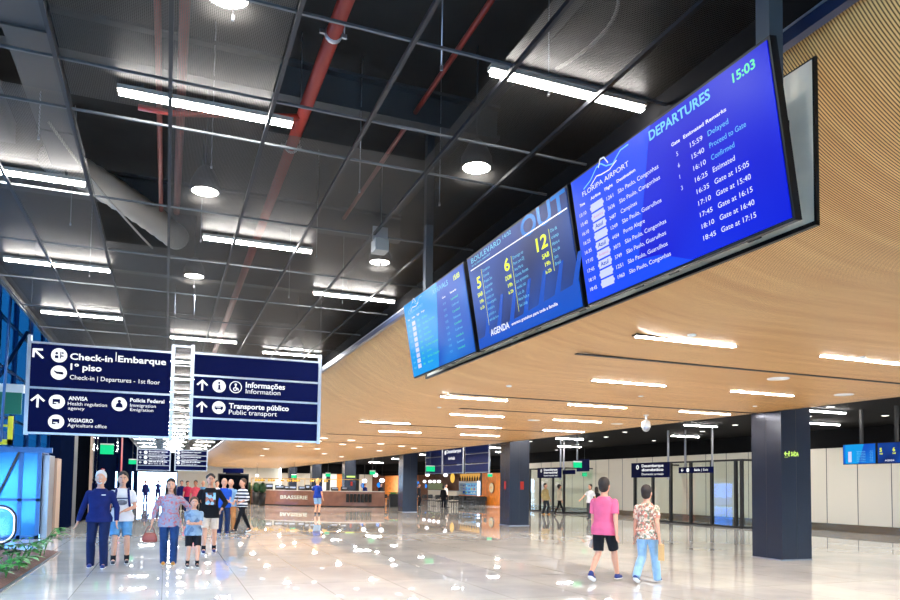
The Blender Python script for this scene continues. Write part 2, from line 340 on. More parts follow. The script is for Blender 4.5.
# left wall beyond the lift
def yl(u): return on(0, -3.1, u, 530).y
lw = [(57, 71, 'darkpanel'), (71, 74.5, 'steel'), (74.5, 87, 'blackpanel'), (87, 90, 'sandwall'), (90, 92.5, 'W'), (92.5, 94, 'darkpanel'), (94, 96, 'W'), (96, 113.5, 'darkpanel'), (113.5, 116, 'W'), (116, 118, 'darkpanel'), (118, 119.5, 'redsign'), (119.5, 130, 'darkpanel'), (130, 132, 'W'), (132, 136, 'darkpanel')]
wn = 0
for a, b, mt in lw:
    ya, yb = yl(a), yl(b)
    if mt == 'W':
        wn += 1; wallbox('window_%d' % wn, 'stripglass', -3.16, -3.13, ya, yb, .1, 4.6); wallbox('wall_left_head_%d' % wn, 'darkpanel', -3.4, -3.1, ya, yb, 4.6, 5.05)
    elif mt == 'redsign': wallbox('trim_300', pbr('red post', S(190, 30, 40), .5), -3.3, -3.08, ya, yb, 0, 5.05)
    else: wallbox('wall_left_%d' % int(a), mt, -3.4, -3.1, ya, yb, 0, 5.05)
# blue glass facade on the left
for i in range(26):
    y = -8+4*i
    wallbox('window_%d' % (20+i), 'blueglass', -7.02, -7.0, y+.06, y+3.94, 2.3, 15); wallbox('window_%d' % (100+i), 'paleglass', -7.02, -7.0, y+.06, y+3.94, .1, 2.3)  # lower panes, out of view, tinted paler to add daylight on the floor
    wallbox('trim_%d' % (310+i), 'bluesteel', -7.12, -6.9, y-.06, y+.06, 0, 15)
for i, z in enumerate((.06, 2.3, 4.5, 6.7, 8.9, 11.1, 13.3)): wallbox('trim_%d' % (350+i), 'bluesteel', -7.08, -6.93, -8, Y1, z-.05, z+.05)
wallbox('wall_behind_lift', 'darkpanel', -7, -5.4, 27.6, 27.8, 0, 2.3)

# ------------------------------------------------------------------ structure above the mesh
for i, y in enumerate((4.1, 8.2, 12.3, 16.4, 22, 28)):
    m = MB((0, y, 6.3)); 
    for zz in (6.05, 6.45): m.box(-2.6, 3.8, y-.12, y+.12, zz-.02, zz+.02)
    m.box(-2.6, 3.8, y-.02, y+.02, 6.05, 6.45); tag(m.build('ceiling_beam', 'beam'), kind='structure')
for i, (xa, xb, z) in enumerate(((-2.25, -1.85, 5.75), (-1.45, -1.1, 5.55))):
    m = MB((xa, 5, z)); m.box(xa, xb, 2, 10, z, z+.25)
    for yy in (3, 5, 7, 9): m.box(xa-.02, xb+.02, yy-.03, yy+.03, z-.02, z+.27)
    tag(m.build('air_duct', 'beam'), ('wider' if i == 0 else 'narrower')+' grey rectangular air duct above the mesh ceiling at upper left', 'air duct')
m = MB((-.3, 12, 6)); pts = [Vector((-1.5+.93*t, 10.3+1.5*t, 5.78-.1*t*t+.14*t)) for t in [i*.07 for i in range(25)]]
m.tube(pts, [.2+.018*(i % 2) for i in range(25)], 14); tag(m.build('flexible_duct', 'duct'), 'crinkled silver flexible duct sagging above the mesh ceiling', 'duct')
# red sprinkler pipes
def redpipe(label, pts, r, clamps=()):
    t = thing('fire_pipe', pts[0], label, 'pipe'); m = MB(pts[0]); m.tube(pts, r, 14); m.build('pipe', 'red', t)
    for c in clamps:
        c = Vector(c); mm = MB(pts[0]); mm.tube([c+Vector((0, -.02, 0)), c+Vector((0, .02, 0))], r+.012, 14); mm.box(c.x-r-.05, c.x+r+.05, c.y-.012, c.y+.012, c.z-.015, c.z+.015)
        mm.tube([c+Vector((r+.03, 0, 0)), Vector((c.x+r+.03, c.y, 6.68))], .006, 6); mm.build('clamp', 'alu', t)
redpipe('thick red fire pipe running along the ceiling through the opening', [(1.17, 1, 5.36), (1.17, 30, 5.36)], .062, ((1.17, 5.75, 5.36), (1.17, 7.9, 5.36)))
redpipe('thin red branch pipe leading left off the thick red pipe', [tuple(on(2, 5.12, 138, 107)), tuple(on(2, 5.12, 138, 107)+Vector((.3, 0, 0))), (1.17, on(2, 5.12, 138, 107).y, 5.34)], .028)
redpipe('thin red pipe beside the central ceiling rail, left one of two', [(-.2, 3, 5.75), (-.2, 11.6, 5.75)], .03)
redpipe('thicker red pipe beside the central ceiling rail, right one of two', [(.02, 3, 5.75), (.02, 11.6, 5.75)], .045)
redpipe('thin red pipe high above the lamp nearest the departures screen', [(2.7, 3, 6.2), (2.7, 12, 6.2)], .03)
# hanger rods and thin conduits
k = 0
for x in (-1.3, .35, 2.0, 3.0):
    for y in (5.4, 8.1, 10.7, 13.3):
        m = MB((x, y, 5.06)); m.tube([(x, y, 5.06), (x, y, 6.7)], .006, 6); m.box(x-.01, x+.01, y-.01, y+.01, 5.05, 5.09)
        tag(m.build('hanger_rod', 'alu'), 'thin metal rod holding up the mesh ceiling', 'hanger rod', 'rods holding the mesh ceiling')
def bez(p0, p1, p2, n=14): return [Vector(p0)*(1-t)**2+Vector(p1)*2*t*(1-t)+Vector(p2)*t*t for t in [i/n for i in range(n+1)]]
for lab, a, b, c in (('pale looping cable hanging behind the lamp near the departures screen', (2.75, 4.3, 5.5), (3.4, 4.4, 5.3), (2.9, 5.1, 5.1)), ('grey cable curving across the ceiling left of the central rail', (-1.2, 8, 5.2), (-.9, 9.5, 5.15), (-.3, 11.5, 5.12))):
    m = MB(a); m.tube(bez(a, b, c), .014, 8); tag(m.build('cable', 'lampbody'), lab, 'cable')
m = MB((2.4, 3.6, 5.3)); m.tube([(2.2, 3.75, 5.3), (4, 3.6, 5.3)], .035, 10); tag(m.build('conduit', 'duct'), 'silver conduit across the ceiling at the top edge, above the screens', 'conduit')

# ------------------------------------------------------------------ lamps
def linear_lamp(label, group, L=1.5):
    t = thing('linear_lamp', (0, 0, 0), label, 'ceiling lamp', group)
    m = MB(); m.box(0, L, -.04, .04, .045, .085); m.build('housing', 'lampbody', t)
    m = MB(); m.box(.015, L-.015, -.027, .027, .01, .045); m.build('tube', 'tube', t)
    for x in (.2, L-.2):
        m = MB(); m.box(x-.012, x+.012, -.02, .02, .085, .15); m.build('bracket', 'steel', t)
    return t
GL = 'bright linear lamps under the dark mesh ceiling'
lamps = [(2.33, 5.17, 'linear lamp glowing just left of the departures screen top'), (-.5, 6.68, 'linear lamp glowing beside the thin red branch pipe, upper left'), (-2.45, 8.97, 'linear lamp at the left edge of the photo, in front of the silver duct'),
 (.36, 10.3, 'linear lamp crossed by the thick red pipe, in the middle of the mesh ceiling'), (-2.41, 12.57, 'linear lamp above the blue glass corner at the left edge'), (2.3, 12.54, 'linear lamp just left of the arrivals screen'),
 (-2.43, 16.22, 'linear lamp directly above the check-in sign'), (-.02, 17.8, 'linear lamp above the gap between the two near hanging signs')]
for k_ in range(1, 20): lamps.append(((-.02 if k_ % 2 else -.3), 17.8+3.6*k_, None))
for k_ in range(1, 12): lamps.append((-2.43, 16.22+3.65*k_*1.8, None)); lamps.append((2.2, 12.54+3.7*k_*1.7, None))
proto = None
for x, y, lab in lamps:
    L_ = lab or 'distant linear lamp in the receding mesh ceiling'
    if proto is None: proto = linear_lamp(L_, None); proto.location = (x, y, 4.96); t = proto
    else: t = dup(proto, (x, y, 4.96), 0, L_)
    if not lab: t['group'] = 'distant linear lamps in the mesh ceiling'
# slot lamps in the wood ceiling
def slot_lamp(label):
    t = thing('slot_lamp', (0, 0, 0), label, 'ceiling lamp', 'linear lamps set in the wood ceiling')
    m = MB(); m.box(-.04, 1.56, -.042, .042, 0, .02); m.build('frame', 'black', t)
    m = MB(); m.box(0, 1.52, -.03, .03, -.01, .004); m.build('diffuser', 'tubeW', t); return t
proto = None
for r in range(-1, 6):
    y = 7.3+3.36*r
    for c in range(3):
        x = 5.3+3.06*c+(1.53 if r % 2 else 0)
        if x+1.56 > 13.2: continue
        if r in (0, 1, 2) or True:
            lab = 'bright linear lamp set flush in the slatted wood ceiling'
            if r == 0 and c == 0: lab = 'linear lamp in the wood ceiling nearest below the departures screen'
            elif r == 0 and c == 1: lab = 'linear lamp in the wood ceiling at the far right edge of the photo'
            elif r == 1 and c == 0: lab = 'linear lamp in the wood ceiling just beyond the first dark groove'
            elif r == 1 and c == 1: lab = 'linear lamp in the wood ceiling directly above the nearest column'
            else: lab = 'distant linear lamp in the wood ceiling, one of its regular rows'
        if proto is None: proto = slot_lamp(lab); proto.location = (x, y, 3.498)
        else: dup(proto, (x, y, 3.498), 0, lab)
# right bay lamps
R2 = [(18.5, 16.7), (21.9, 19.8), (18.7, 22.7), (22, 27.6), (18.4, 32.1), (22.1, 38.3), (15, 27.6), (24, 24), (15.3, 20), (15.2, 38), (18.4, 42), (22, 47), (15.2, 50), (19, 55), (15.4, 62), (20, 66), (16, 74), (21, 78), (16, 86), (18.6, 10), (22, 13), (15.3, 6), (19, 2)]
proto = None
for x, y in R2:
    lab = 'linear lamp under the black ceiling of the right bay'
    if proto is None: proto = linear_lamp(lab, 'linear lamps under the black right bay ceiling', 1.6); proto.location = (x, y, 4.09)
    else: dup(proto, (x, y, 4.09), 0, lab)
# high-bay downlights seen through the mesh
def downlight(label):
    t = thing('downlight', (0, 0, 0), label, 'downlight', 'round downlights above the mesh ceiling')
    m = MB(); m.rings([[(r*c_(2*PI*j/20), r*s_(2*PI*j/20), z) for j in range(20)] for r, z in ((.18, 0), (.17, .12), (.10, .26), (.04, .32))]); m.build('housing', 'steel', t)
    m = MB(); m.rings([[(r*c_(2*PI*j/20), r*s_(2*PI*j/20), z) for j in range(20)] for r, z in ((.155, -.004), (.155, .006))]); m.build('lens', 'spot', t)
    m = MB(); m.tube([(0, 0, .3), (0, 0, 1.4)], .01, 6); m.build('stem', 'steel', t); return t
DL = [(.3, 5.3, 'large round downlight glowing at the top, left of the thick red pipe'), (.33, 9.1, 'round downlight right of the central rail, above the check-in sign'), (3.05, 10.93, 'round downlight just left of the arrivals screen top'),
 (3.1, 7.2, 'round downlight left of the departures screen corner, blazing on the mesh'), (.34, 12.97, 'small round downlight beside the red central pipes, further back'), (3.1, 19.0, 'distant round downlight near the wood edge, above the hanging sign')]
proto = None
for x, y, lab in DL:
    if proto is None: proto = downlight(lab); proto.location = (x, y, 5.17)
    else: dup(proto, (x, y, 5.17), 0, lab)
# small round fittings of the wood ceiling and the right bay
def roundel(name, r, mt, label, cat, group, rim='white'):
    t = thing(name, (0, 0, 0), label, cat, group)
    m = MB(); m.rings([[(q*c_(2*PI*j/20), q*s_(2*PI*j/20), z) for j in range(20)] for q, z in ((r, -.012), (r*1.05, 0), (r, .02))]); m.build('rim', rim, t)
    m = MB(); m.rings([[(q*c_(2*PI*j/20), q*s_(2*PI*j/20), z) for j in range(20)] for q, z in ((r*.8, -.016), (r*.8, -.008))]); m.build('grille' if mt == 'white' else 'lens', mt, t); return t
pr_ = roundel('ceiling_speaker', .17, 'white', 'round white speaker in the wood ceiling above the nearest column', 'speaker', 'round speakers in the wood ceiling')
pr_.location = (9.44, 9.11, 3.5)
dup(pr_, (12.1, 10.08, 3.5), 0, 'round white speaker in the wood ceiling right of the nearest column')
for x, y in ((12.1, 17.6), (9.5, 17.8), (8.3, 24.5)): dup(pr_, (x, y, 3.5), 0, 'small distant round speaker in the wood ceiling')
p2 = roundel('sprinkler_head', .05, 'white', 'tiny white sprinkler disc in the wood ceiling', 'sprinkler', 'sprinkler discs in the wood ceiling'); p2.location = (5.86, 6.97, 3.5)
for x, y in ((8.91, 7.14), (12.11, 12.35), (8.86, 12.06), (5.86, 11.97), (6, 16), (11.9, 7.2)): dup(p2, (x, y, 3.5))
p3 = roundel('recessed_spot', .19, 'spotW', 'round recessed spot glowing in the far wood ceiling', 'downlight', 'glowing round spots in the far wood ceiling')
p3.location = (6.1, 31.2, 3.5)
for x, y in ((6.1, 35.9), (5.9, 29), (7.6, 33), (8.9, 35), (9.0, 31.5), (10.4, 32.8), (11.5, 34.2), (10.8, 38), (7.4, 38), (7.2, 29.7), (5, 40), (9, 44), (11, 48), (6, 50)): dup(p3, (x, y, 3.5))
p4 = roundel('recessed_spot', .12, 'spotW', 'small round spot in the black ceiling of the right bay', 'downlight', 'small spots in the black right bay ceiling'); p4.location = (20.5, 18.5, 4.2)
random.seed(3)
for i in range(34):
    y = 15+i*1.05; dup(p4, (15+((i*3.7) % 10), y, 4.2))
# dome camera under the wood ceiling
t = thing('security_camera', (11.25, 15.1, 3.5), 'white dome security camera hanging under the wood ceiling', 'security camera')
m = MB(); m.tube([(0, 0, 0), (0, 0, -.16)], .03, 12); m.tube([(0, 0, 0), (0, 0, -.02)], .07, 16); m.build('mount', 'white', t)
m = MB(); m.elloft([(-.14, .04, .04, 0, 0), (-.17, .10, .10, 0, 0), (-.32, .115, .115, 0, 0)]); m.build('housing', 'white', t)
m = MB(); m.ell((0, 0, -.33), (.1, .1, .1)); m.build('dome', 'alu', t)
# projector-like grey speaker box under the mesh
c = on(2, 4.82, 380, 242)
t = thing('speaker_box', c, 'small grey speaker box hung on a ceiling rail, mid photo', 'speaker'); m = MB(); m.box(-.09, .09, -.11, .11, -.14, .02); m.build('cabinet', 'lampbody', t)
m = MB(); m.box(-.1, .1, -.012, .012, .02, .2); m.build('bracket', 'alu', t)

# ------------------------------------------------------------------ columns
for i, (y, lab) in enumerate(((12.86, 'wide dark column nearest the camera, in front of the right wall'), (27.2, 'dark square column left of the glass doors, second nearest'), (41.8, 'dark square column behind the counter end, third nearest'), (57.2, 'dark column standing behind the brown counter, left of the third column'), (71.2, 'distant dark column behind the counter, with dark band above'), (85.4, 'farthest dark column near the end of the wood ceiling'))):
    t = thing('column', (13.85, y+.46, 0), lab, 'column', 'dark square columns along the wood ceiling edge')
    m = MB(); m.box(-.46, .46, -.46, .46, .03, 4.2); m.build('cladding', 'column', t)
    m = MB(); m.box(-.47, .47, -.47, .47, 0, .03); m.build('plinth', 'alu', t)
    m = MB(); 
    for s__ in (-1, 1): m.box(-.004, .004, s__*.461-.002, s__*.461+.002, .05, 4.1); m.box(s__*.461-.002, s__*.461+.002, -.004, .004, .05, 4.1)
    m.build('joint', 'black', t)
    if i == 0:
        d = Draw((13.39, 12.855, 2.5), (1, 0, 0), (0, 0, 1), (13.85, y+.46, 0)); d.step = .004
        # arrow, runner and word
        d.arrow(.14, .0, .1, 180, .022); d.disc(.235, .045, .018); d.line(.235, .03, .225, -.02, .028); d.pl([(.255, .0), (.23, .02), (.205, .0)], .013); d.pl([(.2, -.06), (.22, -.02), (.245, -.045), (.24, -.065)], .014)
        d.text('SA\u00cdDA', .29, -.05, .1, .24, bold=True); d.rect(.09, -.085, .2, -.078)
        d.build('exit_lettering', 'ygreen', t)
    if i in (1, 3):
        for dx, side in ((.12, 0), (-.1, 1)):
            mm = MB()
            if side == 0: mm.box(dx-.08, dx+.08, -.475, -.462, 1.52, 1.86) if i else None
            else: mm.box(-.475, -.462, dx-.02, dx+.14, 1.52, 1.86)
            if i == 1 or side == 0: mm.build('fire_sign', 'redsign', t)
    if i == 3:
        mm = MB(); mm.box(-.3, .4, -.475, -.462, 2.2, 2.32); mm.build('exit_sign', 'ygreen', t)

# ------------------------------------------------------------------ the three big screens
XT, ZT, XB, ZB = 2.85, 3.995, 3.01, 3.065
upv = Vector((XT-XB, 0, ZT-ZB)); SH = upv.length; upv.normalize()
def scr_mat(name, ca, cb, k=1.0):
    m, nt, b = nodes(name); N = nt.nodes.new; L = nt.links.new
    tc = N('ShaderNodeTexCoord'); n = N('ShaderNodeTexNoise'); n.inputs['Scale'].default_value = 1.1; n.inputs['Detail'].default_value = 1; L(tc.outputs['Object'], n.inputs[0])
    r = N('ShaderNodeValToRGB'); r.color_ramp.elements[0].position = .35; r.color_ramp.elements[1].position = .65
    r.color_ramp.elements[0].color = (*ca, 1); r.color_ramp.elements[1].color = (*cb, 1); L(n.outputs['Fac'], r.inputs[0])
    L(r.outputs[0], b.inputs['Emission Color']); b.inputs['Emission Strength'].default_value = k/2**EXPO
    b.inputs['Base Color'].default_value = (.002, .002, .006, 1); b.inputs['Roughness'].default_value = .3; b.inputs['Specular IOR Level'].default_value = .08; return m
SC = dict(dep=scr_mat('departures picture', S(0, 8, 214), S(6, 40, 232)), wedge=emis('lighter blue wedge', S(26, 74, 240)), arr=scr_mat('arrivals picture', S(0, 70, 190), S(6, 120, 220)), cyan=emis('cyan wedge', S(10, 150, 225)),
 age=scr_mat('agenda picture', S(4, 34, 96), S(8, 76, 176)), agb=emis('agenda bright band', S(14, 80, 190)), lime=emis('lime lettering', S(225, 240, 40), 1.2), wh=emis('screen white', S(240, 245, 255), 1.0), lb=emis('light blue lettering', S(120, 205, 245), 1.0),
 pill=emis('pale pill', S(206, 214, 250), .95), azul=emis('pill blue lettering', S(40, 70, 190)), pink=emis('pill pink lettering', S(210, 120, 170)), mid=emis('mid blue', S(20, 110, 200)), gr=emis('green lettering', S(90, 230, 160)))
SM = [SC[k] for k in ('wh', 'lb', 'pill', 'azul', 'pink', 'lime', 'mid', 'gr', 'wedge', 'cyan', 'agb')]
def screen(name, label, Yf, Yn, mat):
    W = Yf-Yn; root = Vector((XB, (Yf+Yn)/2, ZB)); t = thing(name, root, label, 'screen', 'three big information screens hung in a row')
    O = Vector((XB, Yf, ZB)); Rv = Vector((0, -1, 0)); N_ = Rv.cross(upv)   # points to the viewers
    C = O+Rv*(W/2)+upv*(SH/2)
    m = MB(root); m.obox(C-N_*.028, Rv, upv, N_, W/2+.014, SH/2+.014, .024); m.build('bezel', 'bezel', t)
    m = MB(root); m.obox(C-N_*.0015, Rv, upv, N_, W/2-.004, SH/2-.004, .003); m.build('picture', mat, t)
    d = Draw(O+N_*.002, Rv, upv, root); d.H = SH; d.W = W; return t, d
def top(d, q): return d.H-q
def flogo(d, x, q, s):
    y = d.H-q
    d.pl([(x-.24*s, y-.045*s), (x-.15*s, y-.02*s), (x-.07*s, y+.03*s), (x-.02*s, y+.035*s), (x+.03*s, y+.0), (x+.1*s, y-.015*s), (x+.19*s, y+.03*s), (x+.27*s, y+.03*s)], .008*s, 1)
    d.pl([(x-.16*s, y-.055*s), (x-.08*s, y-.02*s), (x-.03*s, y-.03*s), (x+.06*s, y-.035*s), (x+.14*s, y-.01*s)], .007*s, 0)
    d.pl([(x-.05*s, y+.02*s), (x-.02*s, y+.062*s), (x+.02*s, y+.058*s), (x+.055*s, y+.01*s)], .009*s, 0)
# departures
t, d = screen('departures_screen', 'large blue departures board, nearest and rightmost of the three big screens', 4.76, 2.80, SC['dep'])
d.step = .0012
d.poly([(0, 0), (.62, 0), (.98, .944), (0, .944)], 8, .5)
d.poly([(0, .0), (1.2, 0), (.9, .12), (.3, .2), (0, .34)], 8, .7)
d.step = .0012
flogo(d, .43, .055, 1.15); d.text('FLORIPA AIRPORT', .13, top(d, .155), .036, .585)
d.text('DEPARTURES', .957, top(d, .093), .062, .565, 1, bold=True); d.text('15:03', 1.70, top(d, .097), .052, .165, 7, bold=True)
q = .216
for s__, x, w, al in (('Time', .145, .07, 'r'), ('Airline', .225, .13, 'l'), ('Flight', .41, .1, 'l'), ('Destination', .56, .215, 'l'), ('Gate', 1.15, .08, 'l'), ('Estimated', 1.262, .18, 'l'), ('Remarks', 1.46, .165, 'l')): d.text(s__, x, top(d, q), .022, w, 0, bold=True, al=al)
rows = [('15:10', '', '1261', 'S\u00e3o Paulo, Congonhas', '5', '15:59', 'Delayed'), ('15:40', 'p', '3636', 'S\u00e3o Paulo, Congonhas', '6', '15:40', 'Proceed to Gate'), ('16:10', 'A', '2487', 'Campinas', '1', '16:10', 'Confirmed'), ('16:25', '', '1249', 'S\u00e3o Paulo, Guarulhos', '3', '16:25', 'Estimated'), ('16:35', 'A', '4454', 'Porto Alegre', '', '16:35', 'Gate at 15:05'),
 ('17:10', 'p', '3073', 'S\u00e3o Paulo, Congonhas', '', '17:10', 'Gate at 15:40'), ('17:45', 'A', '5749', 'S\u00e3o Paulo, Guarulhos', '', '17:45', 'Gate at 16:15'), ('18:10', '', '1251', 'S\u00e3o Paulo, Guarulhos', '', '18:10', 'Gate at 16:40'), ('18:45', '', '1960', 'S\u00e3o Paulo, Congonhas', '', '18:45', 'Gate at 17:15')]
for k_, (a, lg, fl, de, g, es, rm) in enumerate(rows):
    y = top(d, .29+.0711*k_)
    d.text(a, .055, y, .028, .092); d.rect(.212, y-.016, .368, y+.042, 2); 
    for xx in (.212, .368): d.disc(xx, y+.013, .012, 2, 1)
    if lg == 'A': d.text('Azul', .235, y, .03, .1, 3, 2, bold=True)
    elif lg == 'p': d.text('Avianca', .228, y+.003, .024, .125, 4, 2)
    d.text(fl, .418, y, .028, .082); d.text(de, .558, y, .03, {'S\u00e3o Paulo, Congonhas': .447, 'S\u00e3o Paulo, Guarulhos': .43, 'Campinas': .185, 'Porto Alegre': .24}[de])
    if g: d.text(g, 1.183, y, .028)
    d.text(es, 1.31, y, .03, .107); d.text(rm, 1.463, y, .032, {'Delayed': .165, 'Proceed to Gate': .285, 'Confirmed': .185, 'Estimated': .175}.get(rm, .268), 1 if k_ < 3 else 0)
d.build('lettering', SM, t)
# agenda
t, d = screen('event_screen', 'dark blue events screen with yellow numbers, middle of the three big screens', 6.84, 4.84, SC['age'])
d.step = .0012
for k_ in range(7): d.poly([(.15+.28*k_, .08), (.25+.28*k_, .08), (.42+.28*k_, .42), (.36+.28*k_, .42)], 10, .5)
d.poly([(0, 0), (2.0, 0), (2.0, .2), (0, .1)], 10, .6)
d.text('OUT', 1.2, top(d, .165), .175, .78, 6, bold=True); d.line(.06, top(d, .133), 1.98, top(d, .158), .011, 0, 2)
d.text('BOULEVARD', .1, top(d, .07), .052, .7, 1); d.text('14/32', .85, top(d, .05), .035, .17, 1); d.text('BY FLORIPA AIRPORT', .1, top(d, .105), .018, .45, 1)
for num, x, sub, w in (('5', .16, 'SAB', .1), ('6', .80, 'DOM', .11), ('12', 1.43, 'SAB', .19)):
    d.text(num, x, top(d, .345), .115, w, 5, bold=True); d.text(sub, x+w, top(d, .43), .042, .12, 5, al='r', bold=True)
    d.text('19h', x+w, top(d, .5), .036, .09, 5, al='r', bold=True); d.text('\u00e0s 22h', x+w, top(d, .56), .03, .1, 5, al='r', bold=True)
for x, q0, ln in ((.33, .2, ('Domenico', 'Convida', 'Projeto Sax', 'de grandes', 'nomes da', 'm\u00fasica em', 'Florian\u00f3polis', 'brasileira', 'gratuito e', 'entrada livre')), (.985, .26, ('Domingo no', 'Park com DJ', 'Ana Maria', 'Gomes, Renata', 'Luz, apresenta', 'samba raiz', 'Luiz, da', 'Hora Feliz e', 'Sua Linda')), (1.69, .24, ('Dia da', 'crian\u00e7a', 'Hora e', 'Dia de', 'Jazz', 'Brasil'))):
    d.rect(x-.03, top(d, q0+.055*len(ln)), x-.024, top(d, q0-.02), 5)
    for i, s__ in enumerate(ln): d.text(s__, x, top(d, q0+.02+.055*i), .03, None, 1)
d.text('AGENDA', .31, top(d, .86), .065, .42, 0, bold=True); d.text('eventos gratuitos para toda a fam\u00edlia', .78, top(d, .85), .028, .86, 0, bold=True)
d.build('lettering', SM, t)
# arrivals
t, d = screen('arrivals_screen', 'light blue arrivals board, farthest and leftmost of the three big screens', 9.0, 6.96, SC['arr'])
d.step = .0012
d.poly([(0, 0), (.95, 0), (1.25, .944), (0, .944)], 9, .5)
flogo(d, .42, .0+.06, 1.1); d.text('FLORIPA AIRPORT', .16, top(d, .15), .034, .55, 1)
d.text('ARRIVALS', 1.08, top(d, .11), .06, .5, 1); d.text('15:03', 1.75, top(d, .11), .055, .17, 5, bold=True)
for s__, x, w in (('Time', .1, .07), ('Airline', .26, .12), ('Flight', .45, .1), ('Origin', .62, .12), ('Gate', 1.35, .1), ('Remarks', 1.6, .18)): d.text(s__, x, top(d, .22), .022, w, 0, bold=True)
cs = ['S\u00e3o Paulo', 'S\u00e3o Paulo, Guarulhos', 'Campinas', 'Porto Alegre', 'Rio de Janeiro', 'S\u00e3o Paulo, Congonhas', 'Curitiba', 'S\u00e3o Paulo, Congonhas', 'Bras\u00edlia']
for k_ in range(9):
    y = top(d, .295+.069*k_); d.rect(.235, y-.014, .36, y+.038, 2)
    d.text('15:%02d' % (5+5*k_), .08, y, .026, .085, 1); d.text(str(1200+337*k_), .44, y, .026, .08, 7); d.text(cs[k_], .62, y, .028, .021*len(cs[k_]), 7)
    d.text('15:%02d' % (10+5*k_), 1.35, y, .026, .085, 1); d.text(('Landed', 'Confirmed', 'Landed', 'Estimated')[k_ % 4], 1.6, y, .026, .2, 7 if k_ % 2 == 0 else 1)
d.build('lettering', SM, t)
# backing panel carrying the screens
t = thing('screen_backing_frame', (3.3, 6, 3.1), 'long cream backing panel with black edge behind the big screens', 'backing panel')
m = MB((3.3, 6, 3.1)); m.box(3.3, 3.315, 2.915, 9.3, 3.13, 4.06); m.build('panel', 'creamS', t)
m = MB((3.3, 6, 3.1)); m.box(3.292, 3.318, 2.90, 2.915, 3.11, 4.06); m.box(3.288, 3.318, 2.90, 9.34, 3.105, 3.13); m.box(3.29, 3.318, 9.3, 9.34, 3.11, 4.06); m.box(3.3, 3.318, 2.9, 9.34, 4.06, 4.07); m.build('edge', 'bezel', t)
for y in (3.35, 4.1, 4.5, 5.3, 6.1, 6.6, 7.4, 8.3, 8.75):
    m = MB((3.3, 6, 3.1)); m.box(3.1, 3.3, y-.05, y+.05, 3.16, 3.32); m.box(3.02, 3.3, y-.03, y+.03, 3.5, 3.6); m.build('bracket', 'black', t)
for yy, lab in ((3.06, 'nearer dark square post the big screens hang from'), (8.85, 'farther dark square post the big screens hang from')):
    t = thing('screen_post', (3.13, yy, 3.1), lab, 'post'); m = MB((3.13, yy, 3.1)); m.box(3.08, 3.18, yy-.05, yy+.05, 3.2, 6.7); m.build('shaft', 'steel', t)
    m = MB((3.13, yy, 3.1)); m.box(3.06, 3.2, yy-.07, yy+.07, 3.6, 3.72); m.build('collar', 'black', t)

# ------------------------------------------------------------------ hanging signs
def hang_sign(name, label, cat, C0, Rv, W, z0, z1, slats, wires=True, top_ext=.12, group=None, H=5.0, face='navy', back=True):
    """C0 = left lower corner seen from the front, Rv = direction to the right, slats = list of (za, zb)"""
    C0 = Vector((*C0[:2], 0)); Rv = Vector(Rv).normalized(); N_ = Rv.cross(Vector((0, 0, 1))); root = C0+Rv*(W/2)+Vector((0, 0, z0))
    t = thing(name, root, label, cat, group); Z = Vector((0, 0, 1))
    for s__ in (0, 1):
        p = C0+Rv*(W*s__); m = MB(root); m.obox(p+Z*((z0+z1+top_ext)/2), Rv, N_, Z, .028, .035, (z1+top_ext-z0)/2+.02); m.build('post', 'alu', t)
        if wires: m = MB(root); m.tube([p+Z*(z1+top_ext), p+Z*H], .003, 6); m.build('wire', 'steel', t)
    for za, zb in slats:
        m = MB(root); m.obox(C0+Rv*(W/2)+Z*((za+zb)/2), Rv, N_, Z, W/2-.03, .03, (zb-za)/2); m.build('panel', face, t)
    for z in sorted(set([z0]+[b for a, b in slats])):
        m = MB(root); m.obox(C0+Rv*(W/2)+Z*(z+.012), Rv, N_, Z, W/2-.02, .034, .017); m.build('crossbar', 'alu', t)
    return t, Draw(C0+N_*.032+Z*0, Rv, Z, root)
SY = 13.0
def px(u, v): p = on(1, SY, u, v); return p.x, p.z
# check-in sign
X0s = -2.08; t, d = hang_sign('directional_sign', 'large navy check-in sign with white lettering, leftmost hanging sign', 'sign', (X0s, SY), (1, 0, 0), 2.13, 2.37, 3.80, [(2.39, 3.09), (3.115, 3.81)])
K = 160/900
def g(cx, cy): x, z = px(20+cx*K, 340+cy*K); return x-X0s, z
def gt(st, x0, yb, x1, h, bold=True, mi=0):
    a = g(x0, yb); b = g(x1, yb); k1 = abs(g(x0, yb)[1]-g(x0, yb-h)[1]); d.text(st, a[0], a[1], k1, b[0]-a[0], mi, 1, bold)
a = g(105, 78); d.arrow(a[0], a[1], .2, 135, .032)
for cx, cy in ((222, 88), (220, 185), (209, 349), (205, 461), (559, 362)): a = g(cx, cy); d.disc(a[0], a[1], .115)
gt('Check-in', 283, 110, 522, 36); a = g(541, 105); d.rect(a[0]-.006, a[1]-.05, a[0]+.006, a[1]+.1); gt('Embarque', 552, 124, 822, 36)
gt('1\u00ba piso', 285, 168, 460, 36); gt('Check-in | Departures - 1st floor', 281, 222, 788, 26, False)
a = g(101, 345); d.arrow(a[0], a[1], .2, 90, .032)
gt('ANVISA', 274, 338, 382, 22); gt('Health regulation', 270, 367, 490, 20, False); gt('agency', 272, 392, 364, 18, False)
gt('VIGIAGRO', 270, 461, 412, 21); gt('Agriculture office', 268, 489, 488, 20, False)
gt('Pol\u00edcia Federal', 620, 348, 812, 21); gt('Immigration', 620, 376, 764, 19, False); gt('Emigration', 620, 400, 750, 18, False)
